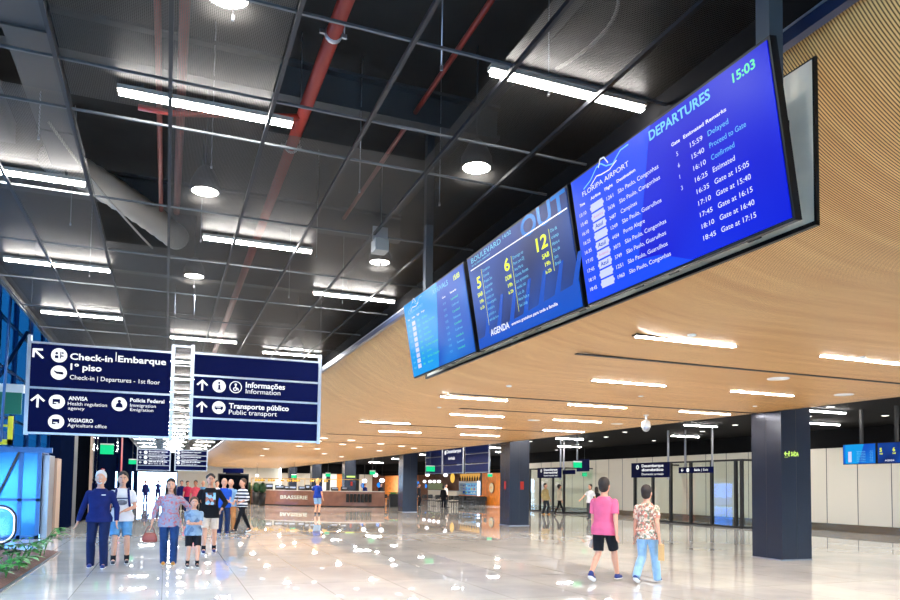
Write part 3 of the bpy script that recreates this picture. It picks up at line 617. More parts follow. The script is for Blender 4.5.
# pictograms (navy on the white discs)
a = g(222, 88); d.rect(a[0]-.06, a[1]-.05, a[0]-.01, a[1]-.005, 1, 2); d.disc(a[0]-.035, a[1]+.03, .02, 1, 2); d.rect(a[0]+.015, a[1]-.05, a[0]+.03, a[1]+.06, 1, 2); d.rect(a[0]+.015, a[1]-.02, a[0]+.065, a[1]+.0, 1, 2); d.disc(a[0]+.05, a[1]+.04, .015, 1, 2)
a = g(220, 185); d.poly([(a[0]-.08, a[1]+.025), (a[0]-.06, a[1]+.03), (a[0]+.06, a[1]-.03), (a[0]+.07, a[1]-.005), (a[0]+.02, a[1]+.0), (a[0]-.03, a[1]-.02)], 1, 2); d.line(a[0]-.03, a[1]+.0, a[0]+.06, a[1]+.0, .028, 1, 2)
for cc in ((209, 349), (205, 461)): a = g(*cc); d.rect(a[0]-.06, a[1]-.04, a[0]+.045, a[1]+.045, 1, 2); d.rect(a[0]-.04, a[1]-.02, a[0]+.02, a[1]-.005, 0, 3); d.rect(a[0]-.01, a[1]-.04, a[0]+.045, a[1]-.025, 0, 3)
a = g(559, 362); d.disc(a[0], a[1]+.045, .026, 1, 2); d.poly([(a[0]-.055, a[1]-.055), (a[0]+.055, a[1]-.055), (a[0]+.045, a[1]+.0), (a[0]+.02, a[1]+.02), (a[0]-.02, a[1]+.02), (a[0]-.045, a[1])], 1, 2)
d.build('lettering', ['txt', 'navy'], t)
# second sign
X1s = .36; t, d = hang_sign('directional_sign', 'navy four-slat sign for information and public transport, right of the check-in sign', 'sign', (X1s, SY), (1, 0, 0), 2.18, 2.38, 3.84, [(2.40, 2.72), (2.755, 3.08), (3.115, 3.45), (3.485, 3.83)])
K = 150/857
def g(cx, cy): x, z = px(180+cx*K, 340+cy*K); return x-X1s, z
for cx, cy in ((127, 260), (124, 385)): a = g(cx, cy); d.arrow(a[0], a[1], .18, 90, .03)
a = g(223, 265); d.disc(a[0], a[1], .11); d.rect(a[0]-.014, a[1]-.06, a[0]+.018, a[1]+.025, 1, 2); d.rect(a[0]-.03, a[1]-.06, a[0]+.034, a[1]-.045, 1, 2); d.disc(a[0], a[1]+.055, .018, 1, 2)
a = g(317, 271); d.disc(a[0], a[1], .105); d.disc(a[0], a[1], .09, 1, 2); d.disc(a[0], a[1]+.045, .02, 0, 3); d.pl([(a[0], a[1]+.03), (a[0], a[1]-.015), (a[0]+.035, a[1]-.02), (a[0]+.045, a[1]-.055)], .018, 0, 3); d.disc(a[0]-.01, a[1]-.035, .032, 0, 3); d.disc(a[0]-.01, a[1]-.035, .018, 1, 4)
a = g(221, 387); d.disc(a[0], a[1], .11); d.rect(a[0]-.07, a[1]-.025, a[0]+.07, a[1]+.02, 1, 2); d.rect(a[0]-.055, a[1]+.0, a[0]+.03, a[1]+.012, 0, 3); d.disc(a[0]-.04, a[1]-.028, .014, 1, 3); d.disc(a[0]+.045, a[1]-.028, .014, 1, 3)
gt('Informa\u00e7\u00f5es', 374, 272, 598, 32); gt('Information', 374, 306, 572, 28, False); gt('Transporte p\u00fablico', 278, 390, 620, 30); gt('Public transport', 278, 425, 552, 28, False)
d.build('lettering', ['txt', 'navy'], t)
t = thing('sign_link_bar', (.2, 13, 3.95), 'thin bar joining the poles of the two near hanging signs', 'bar'); m = MB((.2, 13, 3.95)); m.box(.03, .38, 12.98, 13.02, 3.93, 3.96); m.build('bar', 'alu', t)
# far pair of signs
def generic(d, W, z0, z1, rows, arrows=True, disc=True, mi=0):
    h = (z1-z0)/rows
    for r in range(rows):
        zc = z1-h*(r+.5); x = .12
        if arrows: d.arrow(x+.06, zc, h*.5, 180, h*.09); x += .28
        if disc: d.disc(x+.05, zc, h*.34); x += .22
        d.text(('Embarque', 'Desembarque', 'Sa\u00edda')[r % 3], x, zc+.02, h*.26, min(W-x-.15, 1.1), mi, 1, True); d.text(('Departures', 'Arrivals', 'Exit')[r % 3], x, zc-h*.34, h*.22, min(W-x-.2, .9), mi, 1)
t, d = hang_sign('directional_sign', 'distant navy sign above the bright doors, left one of the far pair', 'sign', (-1.6, 46), (1, 0, 0), 1.8, 2.3, 3.5, [(2.32, 2.58), (2.62, 2.88), (2.92, 3.18), (3.22, 3.5)])
generic(d, 1.8, 2.62, 3.5, 3); d.build('lettering', ['txt'], t)
t, d = hang_sign('directional_sign', 'distant navy sign above the bright doors, right one of the far pair', 'sign', (.48, 46), (1, 0, 0), 1.8, 2.32, 3.52, [(2.34, 2.60), (2.64, 2.9), (2.94, 3.2), (3.24, 3.52)])
generic(d, 1.8, 2.64, 3.52, 3, False); d.build('lettering', ['txt'], t)
# row of slatted signs facing the hall, beyond the wood ceiling
XR = 14.9
ya = [on(0, XR, u, 470).y for u in (426, 442, 443.5, 463, 465.5, 489)]
labs = ('navy slatted sign hanging beyond the wood ceiling, farthest of three', 'navy slatted sign with glowing white words, middle of three beyond the wood ceiling', 'navy slatted sign next to the second column, nearest of three')
for i in range(3):
    yf, yn = ya[2*i], ya[2*i+1]; W = yf-yn
    sl = [(2.35, 2.78), (2.84, 3.3), (3.36, 3.82)] if i != 1 else [(2.35, 2.78), (2.84, 3.82)]
    t, d = hang_sign('slatted_sign', labs[i], 'sign', (XR, yf), (0, -1, 0), W, 2.33, 3.83, sl, False, .2, 'slatted navy signs beyond the wood ceiling', face='navy2')
    if i == 1: d.disc(.35, 3.52, .13); d.text('Desembarque', .55, 3.48, .2, W-.8, bold=True); d.text('Arrivals', .8, 3.1, .18, 1.0, bold=True); d.build('lettering', ['txt'], t)
# door signs in the right bay
def bay_sign(label, X, ua, ub, z0, z1, lines, pole=None):
    yf = on(0, X, ua, 470).y; yn = on(0, X, ub, 470).y; W = yf-yn
    t = thing('hanging_sign', (X, (yf+yn)/2, z0), label, 'sign'); off = (X, (yf+yn)/2, z0)
    m = MB(off); m.box(X-.04, X+.04, yn, yf, z0, z1); m.build('panel', 'navy', t)
    m = MB(off); yp = yn+.05 if pole is None else yf+(yn-yf)*pole; m.box(X-.03, X+.03, yp-.035, yp+.035, z0-.1 if pole is None else z1, 4.2); m.build('pole', 'alu', t)
    d = Draw((X-.042, yf, 0), (0, -1, 0), (0, 0, 1), off)
    for k_, (s__, h) in enumerate(lines): d.text(s__, W*.3, z1-(z1-z0)*(.3+.27*k_), h, W*.58, 0, 1, k_ < 2)
    d.disc(W*.18, z1-(z1-z0)*.3, (z1-z0)*.15); d.rect(W*.165, z1-(z1-z0)*.38, W*.195, z1-(z1-z0)*.22, 1, 2)
    d.build('lettering', ['txt', 'navy'], t); return t
bay_sign('navy domestic arrivals sign above the glass doors, behind the two walking friends', 20.5, 632, 669, 2.14, 2.82, [('Desembarque', .13), ('dom\u00e9stico', .13), ('Domestic arrivals', .1)])
bay_sign('navy arrivals sign above the couple by the far doors', 19.5, 538, 561, 2.14, 2.7, [('Desembarque', .12), ('internacional', .12), ('International', .09)])
t = thing('hanging_sign', (22.5, 24.5, 2.5), 'slim navy exit sign across the tops of the glass doors', 'sign'); yf = on(0, 20.9, 679, 470).y; yn = on(0, 20.9, 713, 470).y
m = MB((22.5, 24.5, 2.5)); m.box(20.88, 20.94, yn, yf, 2.32, 2.58); m.build('panel', 'navy', t)
for yy in (yn+.05, yf-.4): m = MB((22.5, 24.5, 2.5)); m.box(20.88, 20.94, yy-.03, yy+.03, 2.58, 4.2); m.build('pole', 'alu', t)
d = Draw((20.878, yf, 0), (0, -1, 0), (0, 0, 1), (22.5, 24.5, 2.5)); d.arrow(.25, 2.45, .16, 180, .03); d.disc(.6, 2.45, .09); d.text('Sa\u00edda', 1.0, 2.41, .1, .36, bold=True); d.text('| Exit', 1.45, 2.41, .1, .4); d.build('lettering', ['txt'], t)
t = thing('hanging_sign', (20, 34, 2.5), 'blank slim navy sign right of the far arrivals sign', 'sign'); m = MB((20, 34, 2.5)); a, b = on(0, 20, 563, 470), on(0, 20, 575, 470); m.box(19.97, 20.03, b.y, a.y, 2.34, 2.56); m.build('panel', 'navy', t); m = MB((20, 34, 2.5)); m.box(19.97, 20.03, a.y-.1, a.y-.02, 2.56, 4.2); m.build('pole', 'alu', t)
t = thing('hanging_sign', (19.5, 30, 2.6), 'square navy board tilted beside a green exit box, in the right bay', 'sign'); m = MB((19.5, 30, 2.6)); a, b = on(0, 19.5, 577, 470), on(0, 19.5, 589, 470); m.box(19.47, 19.53, b.y, a.y, 2.45, 3.05); m.build('panel', 'navy', t); m = MB((19.5, 30, 2.6)); m.box(19.47, 19.53, a.y-.05, a.y, 3.05, 4.2); m.build('pole', 'alu', t)
# green exit boxes
def exitbox(label, c, w=.42, h=.24, H=4.2, facex=False):
    t = thing('exit_sign', c, label, 'exit sign'); m = MB()
    (m.box(-w/2, w/2, -.03, .03, -h/2, h/2) if not facex else m.box(-.03, .03, -w/2, w/2, -h/2, h/2)); m.build('face', 'green', t)
    m = MB(); (m.box(-w/2, w/2, -.035, .035, h/2, h/2+.06) if not facex else m.box(-.035, .035, -w/2, w/2, h/2, h/2+.06)); m.build('housing', 'white', t)
    m = MB(); m.tube([(0, 0, h/2+.05), (0, 0, H-c[2])], .012, 6); m.build('rod', 'steel', t)
exitbox('green exit box hanging left of the white-shirted man', on(1, 28, 577.5, 465)); exitbox('green exit box glowing low on the wall behind the white-shirted man', on(0, 25.4, 584.5, 474.5), .5, .24, facex=True)
exitbox('green exit box below the farthest slatted sign', on(1, 38, 430.5, 469), .5, .28); exitbox('green exit box over the round clock-like sign', on(1, 52, 490, 475.5), .4, .22)
exitbox('green exit box above the tables left of the third column', on(1, 52, 372.5, 473), .42, .26); exitbox('green exit box above the counter, right one', on(1, 60, 328, 475), .42, .26); exitbox('green exit box above the counter, left one', on(1, 62, 294, 476.5), .42, .26)
exitbox('green exit box high on the dark wall above the old man', on(1, 36, 107, 449.5), .55, .42, 5.05); exitbox('small green exit box above the backpacker, on the left side', on(1, 45, 132.5, 462), .4, .24, 5.05)
c = on(0, -3.05, 103, 472); t = thing('fire_sign', c, 'small red fire extinguisher sign on the dark wall behind the old man', 'sign'); m = MB(); m.box(-.02, .02, -.9, .9, -.17, .17); m.build('plate', 'redsign', t); m = MB(); m.box(.02, .03, -.3, .3, -.1, .1); m.build('pictogram', 'white', t)
# monitors in the right bay
for i, (ua, ub) in enumerate(((843, 876), (877.5, 912))):
    yf = on(0, 20, ua, 455).y; yn = on(0, 20, ub, 455).y; off = Vector((20, (yf+yn)/2, 2.5))
    t = thing('monitor', off, ('left' if i == 0 else 'right')+' one of two hanging monitors at the right edge of the photo', 'monitor', 'pair of monitors in the right bay')
    m = MB(off); m.box(20, 20.08, yn, yf, 2.48, 3.12); m.build('bezel', 'bezel', t); m = MB(off); m.box(19.99, 20.0, yn+.02, yf-.02, 2.5, 3.1); m.build('picture', SC['arr'] if i == 0 else SC['age'], t)
    m = MB(off); m.box(20.08, 20.16, (yf+yn)/2-.04, (yf+yn)/2+.04, 2.7, 4.2); m.build('pole', 'black', t)
    d = Draw((19.988, yf, 0), (0, -1, 0), (0, 0, 1), off); W = yf-yn
    if i == 0:
        d.rect(.2, 2.55, .32, 2.88, 2); d.poly([(.1, 2.5), (.55, 2.5), (.75, 3.1), (.1, 3.1)], 9, .5)
        for k_ in range(7): d.text('S\u00e3o Paulo', .5, 2.86-.05*k_, .03, .3, 1); d.text('15:10', .95, 2.86-.05*k_, .03, .1, 1)
    else:
        for x in (.08, .5): d.text('5' if x < .2 else '6', x, 2.84, .12, .08, 5, bold=True); d.text('SAB', x, 2.76, .05, .1, 5, bold=True)
        d.text('AGENDA', .25, 2.55, .05, .3, 0, bold=True)
    d.build('lettering', SM, t)

# ------------------------------------------------------------------ glass vestibules on the right
def vestibule(label, X, us, zt, depth):
    ys_ = [on(0, X, u, 500).y for u in us]; off = Vector((X, ys_[-1], 0)); t = thing('glass_vestibule', off, label, 'glass doors')
    m = MB(off); m.box(X-.05, X+.05, ys_[-1]-.05, ys_[0]+.05, zt-.08, zt); m.box(X-.05, X+.05, ys_[-1], ys_[0], 0, .08); m.box(X, X+depth, ys_[-1]-.05, ys_[-1]+.05, zt-.08, zt); m.box(X, X+depth, ys_[0]-.05, ys_[0]+.05, zt-.08, zt)
    m.box(X, X+depth, ys_[-1]-.05, ys_[-1]+.05, 0, .08); m.build('frame', 'black', t)
    for y in ys_: m = MB(off); m.box(X-.06, X+.06, y-.06, y+.06, 0, zt); m.build('mullion', 'black', t)
    for a, b in zip(ys_[:-1], ys_[1:]): m = MB(off); m.box(X-.01, X+.01, b+.06, a-.06, .08, zt-.08); m.build('pane', 'glass', t)
    m = MB(off); m.box(X+.06, X+depth, ys_[-1]-.01, ys_[-1]+.01, .08, zt-.08); m.build('side_pane', 'glass', t)
vestibule('wide black-framed glass door front between the floral shirt and the nearest column', 22.8, (635, 653, 671, 691, 712, 736, 742), 2.95, 2.8)
vestibule('narrow glass door front behind the couple by the second column', 23.5, (530, 540, 553, 564), 2.9, 2.1)

# ------------------------------------------------------------------ lift, green board and planter on the left
off = Vector((-4.1, 23, 0)); t = thing('glass_lift', off, 'blue glass lift shaft with dark bracing behind the planter', 'lift')
m = MB(off)
for x in (-5.2, -4.35, -3.75, -3.3): m.box(x-.05, x+.05, 22.95, 23.05, 0, 2.5)
m.box(-5.3, -3.0, 22.93, 23.07, 2.4, 2.55); m.box(-5.3, -3.25, 22.95, 23.05, 0, .1); m.box(-5.3, -3.25, 22.95, 23.05, 1.05, 1.12); m.box(-3.35, -3.27, 23, 24.4, 2.4, 2.55); m.box(-3.35, -3.27, 24.3, 24.4, 0, 2.5); m.build('frame', 'bluesteel', t)
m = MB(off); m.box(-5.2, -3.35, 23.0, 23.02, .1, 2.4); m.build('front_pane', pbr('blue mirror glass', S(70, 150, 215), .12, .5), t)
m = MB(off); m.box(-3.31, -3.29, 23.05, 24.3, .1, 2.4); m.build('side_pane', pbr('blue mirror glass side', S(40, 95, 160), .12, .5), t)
for a, b in (((-5.1, 1.1), (-4.4, 2.4)), ((-4.4, 1.1), (-4.75, 2.4)), ((-4.3, 1.1), (-3.8, 2.4))):
    m = MB(off); m.tube([(a[0], 22.9, a[1]), (b[0], 22.9, b[1])], .03, 8); m.build('brace', 'steel', t)
m = MB((-3.2, 24, 0)); m.box(-3.26, -3.1, 23.3, 24.3, 0, 2.35); tag(m.build('light_post', 'alu'), 'pale grey post right of the blue glass lift', 'post')
m = MB((-3.1, 24.9, 0)); m.box(-3.3, -3.05, 24.5, 25.4, 0, 2.3); tag(m.build('tan_post', 'sandwall'), 'brown-grey post beside the dark wall panels', 'post')
off = Vector((-4.4, 22.5, 3.4)); t = thing('green_board', off, 'dark green board under a pale beam at the left edge', 'board')
m = MB(off); m.box(-6.2, -3.8, 22.9, 23.0, 3.45, 4.05); m.build('board', 'greenD', t); m = MB(off); m.box(-6.2, -3.75, 22.85, 23.05, 4.05, 4.28); m.build('beam', 'white', t)
off = Vector((-4.3, 23, 2.6)); t = thing('yellow_frame', off, 'small yellow steel frame below the green board', 'frame')
m = MB(off); m.box(-4.12, -4.0, 23, 23.08, 2.6, 3.4); m.box(-4.7, -4.0, 23, 23.08, 2.6, 2.75); m.box(-4.7, -4.1, 23, 23.06, 3.1, 3.16); m.box(-4.45, -4.4, 23, 23.06, 2.7, 3.4); m.build('bars', 'yellow', t)
for (a, b, lab) in (((-4.6, 24, 2.5), (-4.6, 24, 6.5), 'upright steel tube behind the green board, in front of the blue glass'), ((-3.9, 21, 2.6), (-3.45, 19, 6.3), 'slanting blue steel tube left of the check-in sign')):
    m = MB(a); m.tube([a, b], .035, 10); tag(m.build('steel_tube', 'bluesteel'), lab, 'steel tube')
m = MB((-5.6, 25, 0)); m.tube([(-5.6, 25, 0), (-5.6, 25, 6.6)], .09, 12); m.tube([(-5.6, 25, 3), (-4.4, 27, 6.5)], .06, 10); tag(m.build('steel_truss', 'bluesteel'), 'slanted steel truss seen through the blue glass corner', 'truss')
# escalator end with lit handrail
off = Vector((-3.3, 18.6, 0)); t = thing('escalator_balustrade', off, 'glass escalator end with glowing rounded handrail at the left edge', 'escalator')
def rr(x0, x1, z0, z1, r, n=8):
    p = [(x0, z1)]
    for i in range(n+1): a = PI/2-PI/2*i/n; p.append((x1-r+r*c_(a), z1-r+r*s_(a)))
    for i in range(n+1): a = -PI/2*i/n; p.append((x1-r+r*c_(a), z0+r+r*s_(a)))
    p.append((x0, z0)); return p
pp = rr(-4.6, -3.12, .25, 1.02, .28)
m = MB(off); m.tube([(x, 18.6, z) for x, z in pp], .014, 10); m.build('lit_rail', emis('lit handrail', (.9, .92, 1), 2.5), t)
pp2 = rr(-4.6, -3.085, .21, 1.06, .31); m = MB(off); m.tube([(x, 18.6, z) for x, z in pp2], .02, 10); m.build('handrail', 'black', t)
m = MB(off); m.add([(x, 18.59, z) for x, z in pp]+[(x, 18.61, z) for x, z in pp], [tuple(range(len(pp))), tuple(range(2*len(pp)-1, len(pp)-1, -1))]); m.build('glass_panel', 'glass', t)
m = MB(off); m.box(-4.6, -3.3, 18.5, 18.7, 0, .2); m.build('skirt', 'black', t)
# planter bed
off = Vector((-3, 13, 0)); m = MB(off); m.box(-4.2, -2.17, 2, 18.7, 0, .02); m.build('planter_kerb', 'alu'); o = bpy.data.objects['planter_kerb']; tag(o, 'thin metal kerb around the mulch bed at lower left', 'planter edge')
m = MB(off); nx, ny = 12, 80; vs = []
for i in range(nx+1):
    for j in range(ny+1): x = -4.15+1.93*i/nx; y = 2.05+16.6*j/ny; e = min(i, nx-i, j, ny-j); vs.append((x, y, .022+(.05 if e > 0 else 0)+random.uniform(0, .03)*(e > 0)))
m.add(vs, [(i*(ny+1)+j, (i+1)*(ny+1)+j, (i+1)*(ny+1)+j+1, i*(ny+1)+j+1) for i in range(nx) for j in range(ny)], 0, True); tag(m.build('mulch_bed', 'soil'), 'brown bark mulch bed along the floor at lower left', 'mulch', kind='stuff')
def leafmesh(m, base, dirv, L, W):
    d = Vector(dirv).normalized(); sd = d.cross(Vector((0, 0, 1))).normalized(); n = sd.cross(d); P = []
    prof_ = [(0, .05), (.15, .55), (.22, .3), (.35, 1), (.42, .5), (.55, .95), (.62, .4), (.75, .6), (.82, .25), (1, .02)]
    for t_, w in prof_:
        c = Vector(base)+d*(L*t_)+Vector((0, 0, -L*.35*t_*t_)); P.append((c-sd*(W*w)+n*.01*w, c, c+sd*(W*w)+n*.01*w))
    vs = [q for r in P for q in r]; fs = []
    for i in range(len(P)-1): a = 3*i; fs += [(a, a+3, a+4, a+1), (a+1, a+4, a+5, a+2)]
    m.add(vs, fs, 0, True)
def plant(x, y, h, nl, label, seed, cat='plant', mt='leaf'):
    R_ = random.Random(seed); t = thing('leafy_plant', (x, y, .06), label, cat); ms = MB(); ml = MB()
    for i in range(nl):
        a = R_.uniform(0, 2*PI); hh = h*R_.uniform(.6, 1); sp = hh*R_.uniform(.3, .6); tip = Vector((sp*c_(a), sp*s_(a), hh)); ms.tube(bez((0, 0, 0), (sp*.2*c_(a), sp*.2*s_(a), hh*.8), tip, 6), .007, 5)
        for b in (-.7, 0, .7): leafmesh(ml, tip, (c_(a+b), s_(a+b), .25-.1*abs(b)), .27*R_.uniform(.8, 1.2), .075)
    ms.build('stems', 'stem', t); ml.build('leaves', mt, t); return t
P_ = [(50, 555, .6, 4, 'tallest plant of the mulch bed, its leaf reaching towards the older man'), (40, 557, .42, 6, 'dark leafy plant just left of the tallest one'), (28, 560, .42, 6, 'leafy plant in front of the blue lift glass, mid bed'), (20, 566, .4, 6, 'broad leafy plant in the middle of the mulch bed'), (10, 566, .42, 6, 'dark leafy plant below the glowing escalator rail'),
 (6, 578, .32, 7, 'bright green bushy plant at the left photo edge'), (30, 570, .3, 5, 'low green plant nearest the stone floor edge'), (0, 590, .34, 6, 'lowest bright plant cut by the left photo edge')]
for i, p in enumerate(P_):
    c = on(2, .06, p[0], p[1]); plant(min(c.x, -2.34), c.y, *p[2:5], seed=20+i, mt='leaf' if i not in (1, 4) else 'leafD')

# ------------------------------------------------------------------ bar counter and food court
off = Vector((10, 53, 0)); t = thing('bar_counter', off, 'long curved brown counter with raised letters, in front of the dark columns', 'counter')
path = smoothp([(6.4, 60), (6.7, 56.6), (8.6, 54.2), (11.5, 51.6), (13.6, 50.9), (15, 51.2)], 3)
def ribbon(m, path, w, z0, z1):
    L_, Rr = [], []
    for i, p in enumerate(path):
        a = Vector(path[max(i-1, 0)]); b = Vector(path[min(i+1, len(path)-1)]); d_ = (b-a).normalized(); n_ = Vector((-d_.y, d_.x))*w
        L_.append(Vector(p)); Rr.append(Vector(p)+n_)
    rs = [[(a.x, a.y, z0), (b.x, b.y, z0), (b.x, b.y, z1), (a.x, a.y, z1)] for a, b in zip(L_, Rr)]; m.rings(rs, sm=False)
m = MB(off); ribbon(m, path, .5, .06, 1.1); m.build('front', 'counter', t); m = MB(off); ribbon(m, [(p[0], p[1]-.06) for p in path], .7, 1.1, 1.16); m.build('worktop', 'countertop', t); m = MB(off); ribbon(m, [(p[0]+.02, p[1]+.05) for p in path], .4, 0, .06); m.build('plinth', 'black', t)
pa, pb = Vector((8.1, 54.68, 0)), Vector((11.2, 51.8, 0)); rv = (pb-pa).normalized(); d = Draw(pa-Vector((-rv.y, rv.x, 0))*.22, rv, (0, 0, 1), off); d.text('BRASSERIE', .0, .5, .27, 2.35, bold=True); d.build('lettering', pbr('pale raised letters', S(215, 225, 210), .4), t)
m = MB(off)
for k_ in range(7): m.box(12.1+.27*k_, 12.28+.27*k_, 51.05-.03*k_-.12, 51.1-.03*k_, .35, .95)
m.build('shelf_grid', 'black', t)
# objects on the counter
random.seed(5)
pr0 = None
def machine(label, c, w, h, mt='black'):
    t = thing('coffee_machine', c, label, 'appliance', 'dark appliances on the brown counter'); m = MB(); m.box(-w/2, w/2, -.2, .2, 0, h); m.build('body', mt, t); m = MB(); m.box(-w/2+.03, w/2-.03, -.215, -.2, h*.45, h*.8); m.build('display', 'alu', t); m = MB(); m.tube([(-.08, -.25, h*.35), (.08, -.25, h*.35)], .025, 8); m.build('spout', 'black', t); return t
for k_, (u, w, h) in enumerate(((267, .5, .45), (276, .6, .35), (283, .5, .3), (289, .5, .3), (300, .5, .28), (306, .3, .4), (310, .35, .35), (333, .5, .25), (340, .4, .3))):
    p = min(path, key=lambda q: abs(on_y(q[1], u)-q[0])); machine(('first', 'second', 'third', 'fourth', 'fifth', 'sixth', 'seventh', 'eighth', 'ninth')[k_]+' dark appliance on the brown counter, counted from the left', (p[0]+.25, p[1]+.3, 1.16), w, h)
# brass lamps above the bar
off = Vector((7, 57, 2)); t = thing('brass_lamp_rail', off, 'thin brass rail frame carrying the warm lamps over the counter', 'rail'); m = MB(off)
m.tube([(6.2, 58, 2.02), (14, 54, 2.0)], .025, 8); m.tube([(6.2, 58, 0), (6.2, 58, 2.02)], .02, 8); m.tube([(10, 56, 1.1), (10, 56, 2.02)], .02, 8); m.tube([(14, 54, 1.1), (14, 54, 2.02)], .02, 8); m.build('bars', 'gold', t)
proto = None
for k_, u in enumerate((256, 258.5, 262, 269, 272, 281, 288, 293, 297, 311, 318, 325)):
    y = 57-.42*k_*.6; p = on(1, y, u, 481); p.z = 1.86
    if proto is None:
        proto = thing('globe_lamp', p, 'warm brass globe lamp hanging from the rail above the counter', 'lamp', 'brass globe lamps above the counter'); m = MB(); m.ell((0, 0, 0), (.1, .1, .1), 14, 8); m.build('globe', 'goldlit', proto); m = MB(); m.tube([(0, 0, .12), (0, 0, .2)], .03, 8); m.ell((.16, 0, 0), (.08, .08, .08), 10, 6); m.build('cap', 'gold', proto)
    else: dup(proto, p)
# planters beside the counter
for u, lab, dy in ((256, 'tall dark planter with clipped green shrub, left of the counter', 56.2), (262, 'tall dark planter with clipped shrub, touching the counter end', 53.4), (248.5, 'small green shrub planter farthest left of the counter', 60)):
    p = on(1, dy, u, 500); t = thing('tall_planter', (p.x, dy, 0), lab, 'planter'); m = MB(); m.elloft([(0, .2, .2, 0, 0), (.95, .27, .27, 0, 0)]); m.build('pot', 'black', t)
    m = MB(); R_ = random.Random(int(u))
    m.ell((0, 0, 1.3), (.28, .28, .38), 14, 9)
    for i in range(240):
        a = R_.uniform(0, 2*PI); b = R_.uniform(-1.2, 1.5); c = Vector((.27*c_(b)*c_(a), .27*c_(b)*s_(a), 1.3+.38*s_(b))); leafmesh(m, c, (c_(a), s_(a), .4), .12, .03)
    m.build('shrub', 'leafD', t)
# dark portal kiosk
off = Vector((4.4, 55, 0)); xa, xb = on_y(55, 218), on_y(55, 248.5); t = thing('dark_booth', off, 'black booth with slim sign on top, behind the striped-shirt woman', 'booth')
m = MB(off); m.box(xa, xb, 55, 55.8, 0, 2.3); m.build('body', 'black', t); m = MB(off); m.box(xa+.3, xb-.4, 54.9, 55.1, 2.35, 2.68); m.build('sign', 'navy', t); m = MB(off); m.box(xa+.5, xb-.6, 55, 55.06, 2.3, 2.36); m.build('sign_foot', 'black', t)
m = MB(off); m.box(xa+.06, xb-.06, 54.98, 55.0, .1, 2.2); m.build('door', 'blackpanel', t)
# right-hand shops
XS = 26.5
def ys(u): return on(0, XS, u, 490).y
def shopwall(name, mt, ua, ub, z0=0, z1=3.0, X=XS, dx=.2): return wallbox(name, mt, X, X+dx, on(0, X, ub, 490).y, on(0, X, ua, 490).y, z0, z1)
shopwall('wall_shop_orange', 'orange', 482, 502); shopwall('wall_shop_post', 'black', 480, 482); shopwall('wall_shop_brown', 'brown', 456, 480, X=28.5); shopwall('wall_shop_cream', 'brown', 418, 456, X=28.5); shopwall('wall_shop_side', 'orange', 398, 418, X=28.5)
wallbox('wall_shop_upper', 'soft', 26.4, 26.6, 49, Y1, 2.8, 4.3)
wallbox('ceiling_shops', 'brown', 26.4, 31, 49, Y1, 3.0, 3.1)
def at(X, u, z): p = on(0, X, u, 490); return Vector((X, p.y, z))
c = at(26.45, 492, 1.5); t = thing('round_sign', c, 'round cream sign on the orange wood wall', 'sign'); m = MB(); m.rings([[(x, .42*c_(2*PI*j/28), .42*s_(2*PI*j/28)) for j in range(28)] for x in (0, -.08)], sm=False); m.build('disc', emis('cream lit disc', S(240, 215, 170), .7), t)
m = MB(); m.rings([[(x, r*c_(2*PI*j/28), r*s_(2*PI*j/28)) for j in range(28)] for x, r in ((0.01, .47), (-.05, .47))], sm=False); m.build('rim', 'brown', t)
d = Draw((-.085, .26, 0), (0, -1, 0), (0, 0, 1)); d.rect(0, .03, .5, .09); d.rect(.05, -.1, .45, -.04); d.build('markings', 'orange', t)
# refrigerated case
ca, cb = at(27, 459, 0), at(27, 477, 0); off = Vector((27, (ca.y+cb.y)/2, 0)); t = thing('display_case', off, 'blue-lit refrigerated display case in the shop right of the pendants', 'display case'); y0_, y1_ = cb.y, ca.y
m = MB(off); m.box(27, 27.8, y0_, y1_, 0, .6); m.box(27, 27.8, y0_, y1_, 1.9, 2.1); m.box(27, 27.8, y0_-.05, y0_+.05, 0, 2.1); m.box(27, 27.8, y1_-.05, y1_+.05, 0, 2.1); m.build('cabinet', 'alu', t)
m = MB(off); m.box(27.7, 27.75, y0_, y1_, .6, 1.9); m.build('lit_back', 'casein', t)
for z in (.9, 1.2, 1.55): m = MB(off); m.box(27.1, 27.7, y0_, y1_, z, z+.03); m.build('shelf', 'white', t)
m = MB(off); m.box(27.0, 27.02, y0_+.05, y1_-.05, .6, 1.9); m.build('glass', 'glass', t)
R_ = random.Random(9); cols = [pbr('pack %d' % i, c, .5) for i, c in enumerate((S(40, 90, 200), S(230, 230, 240), S(200, 60, 60), S(240, 200, 60), S(90, 60, 150)))]
for z in (.6, .93, 1.23, 1.58):
    for k_ in range(7):
        yy = y0_+.25+(y1_-y0_-.5)*k_/6; m = MB((27.4, yy, z)); h = R_.uniform(.14, .24); m.elloft([(z, .07, .12, 27.4, yy), (z+h*.8, .07, .12, 27.4, yy), (z+h, .04, .06, 27.4, yy)], 8); tag(m.build('packed_food', cols[R_.randrange(5)]), 'small coloured food pack on a shelf of the blue-lit case', 'food pack', 'food packs in the blue-lit case')
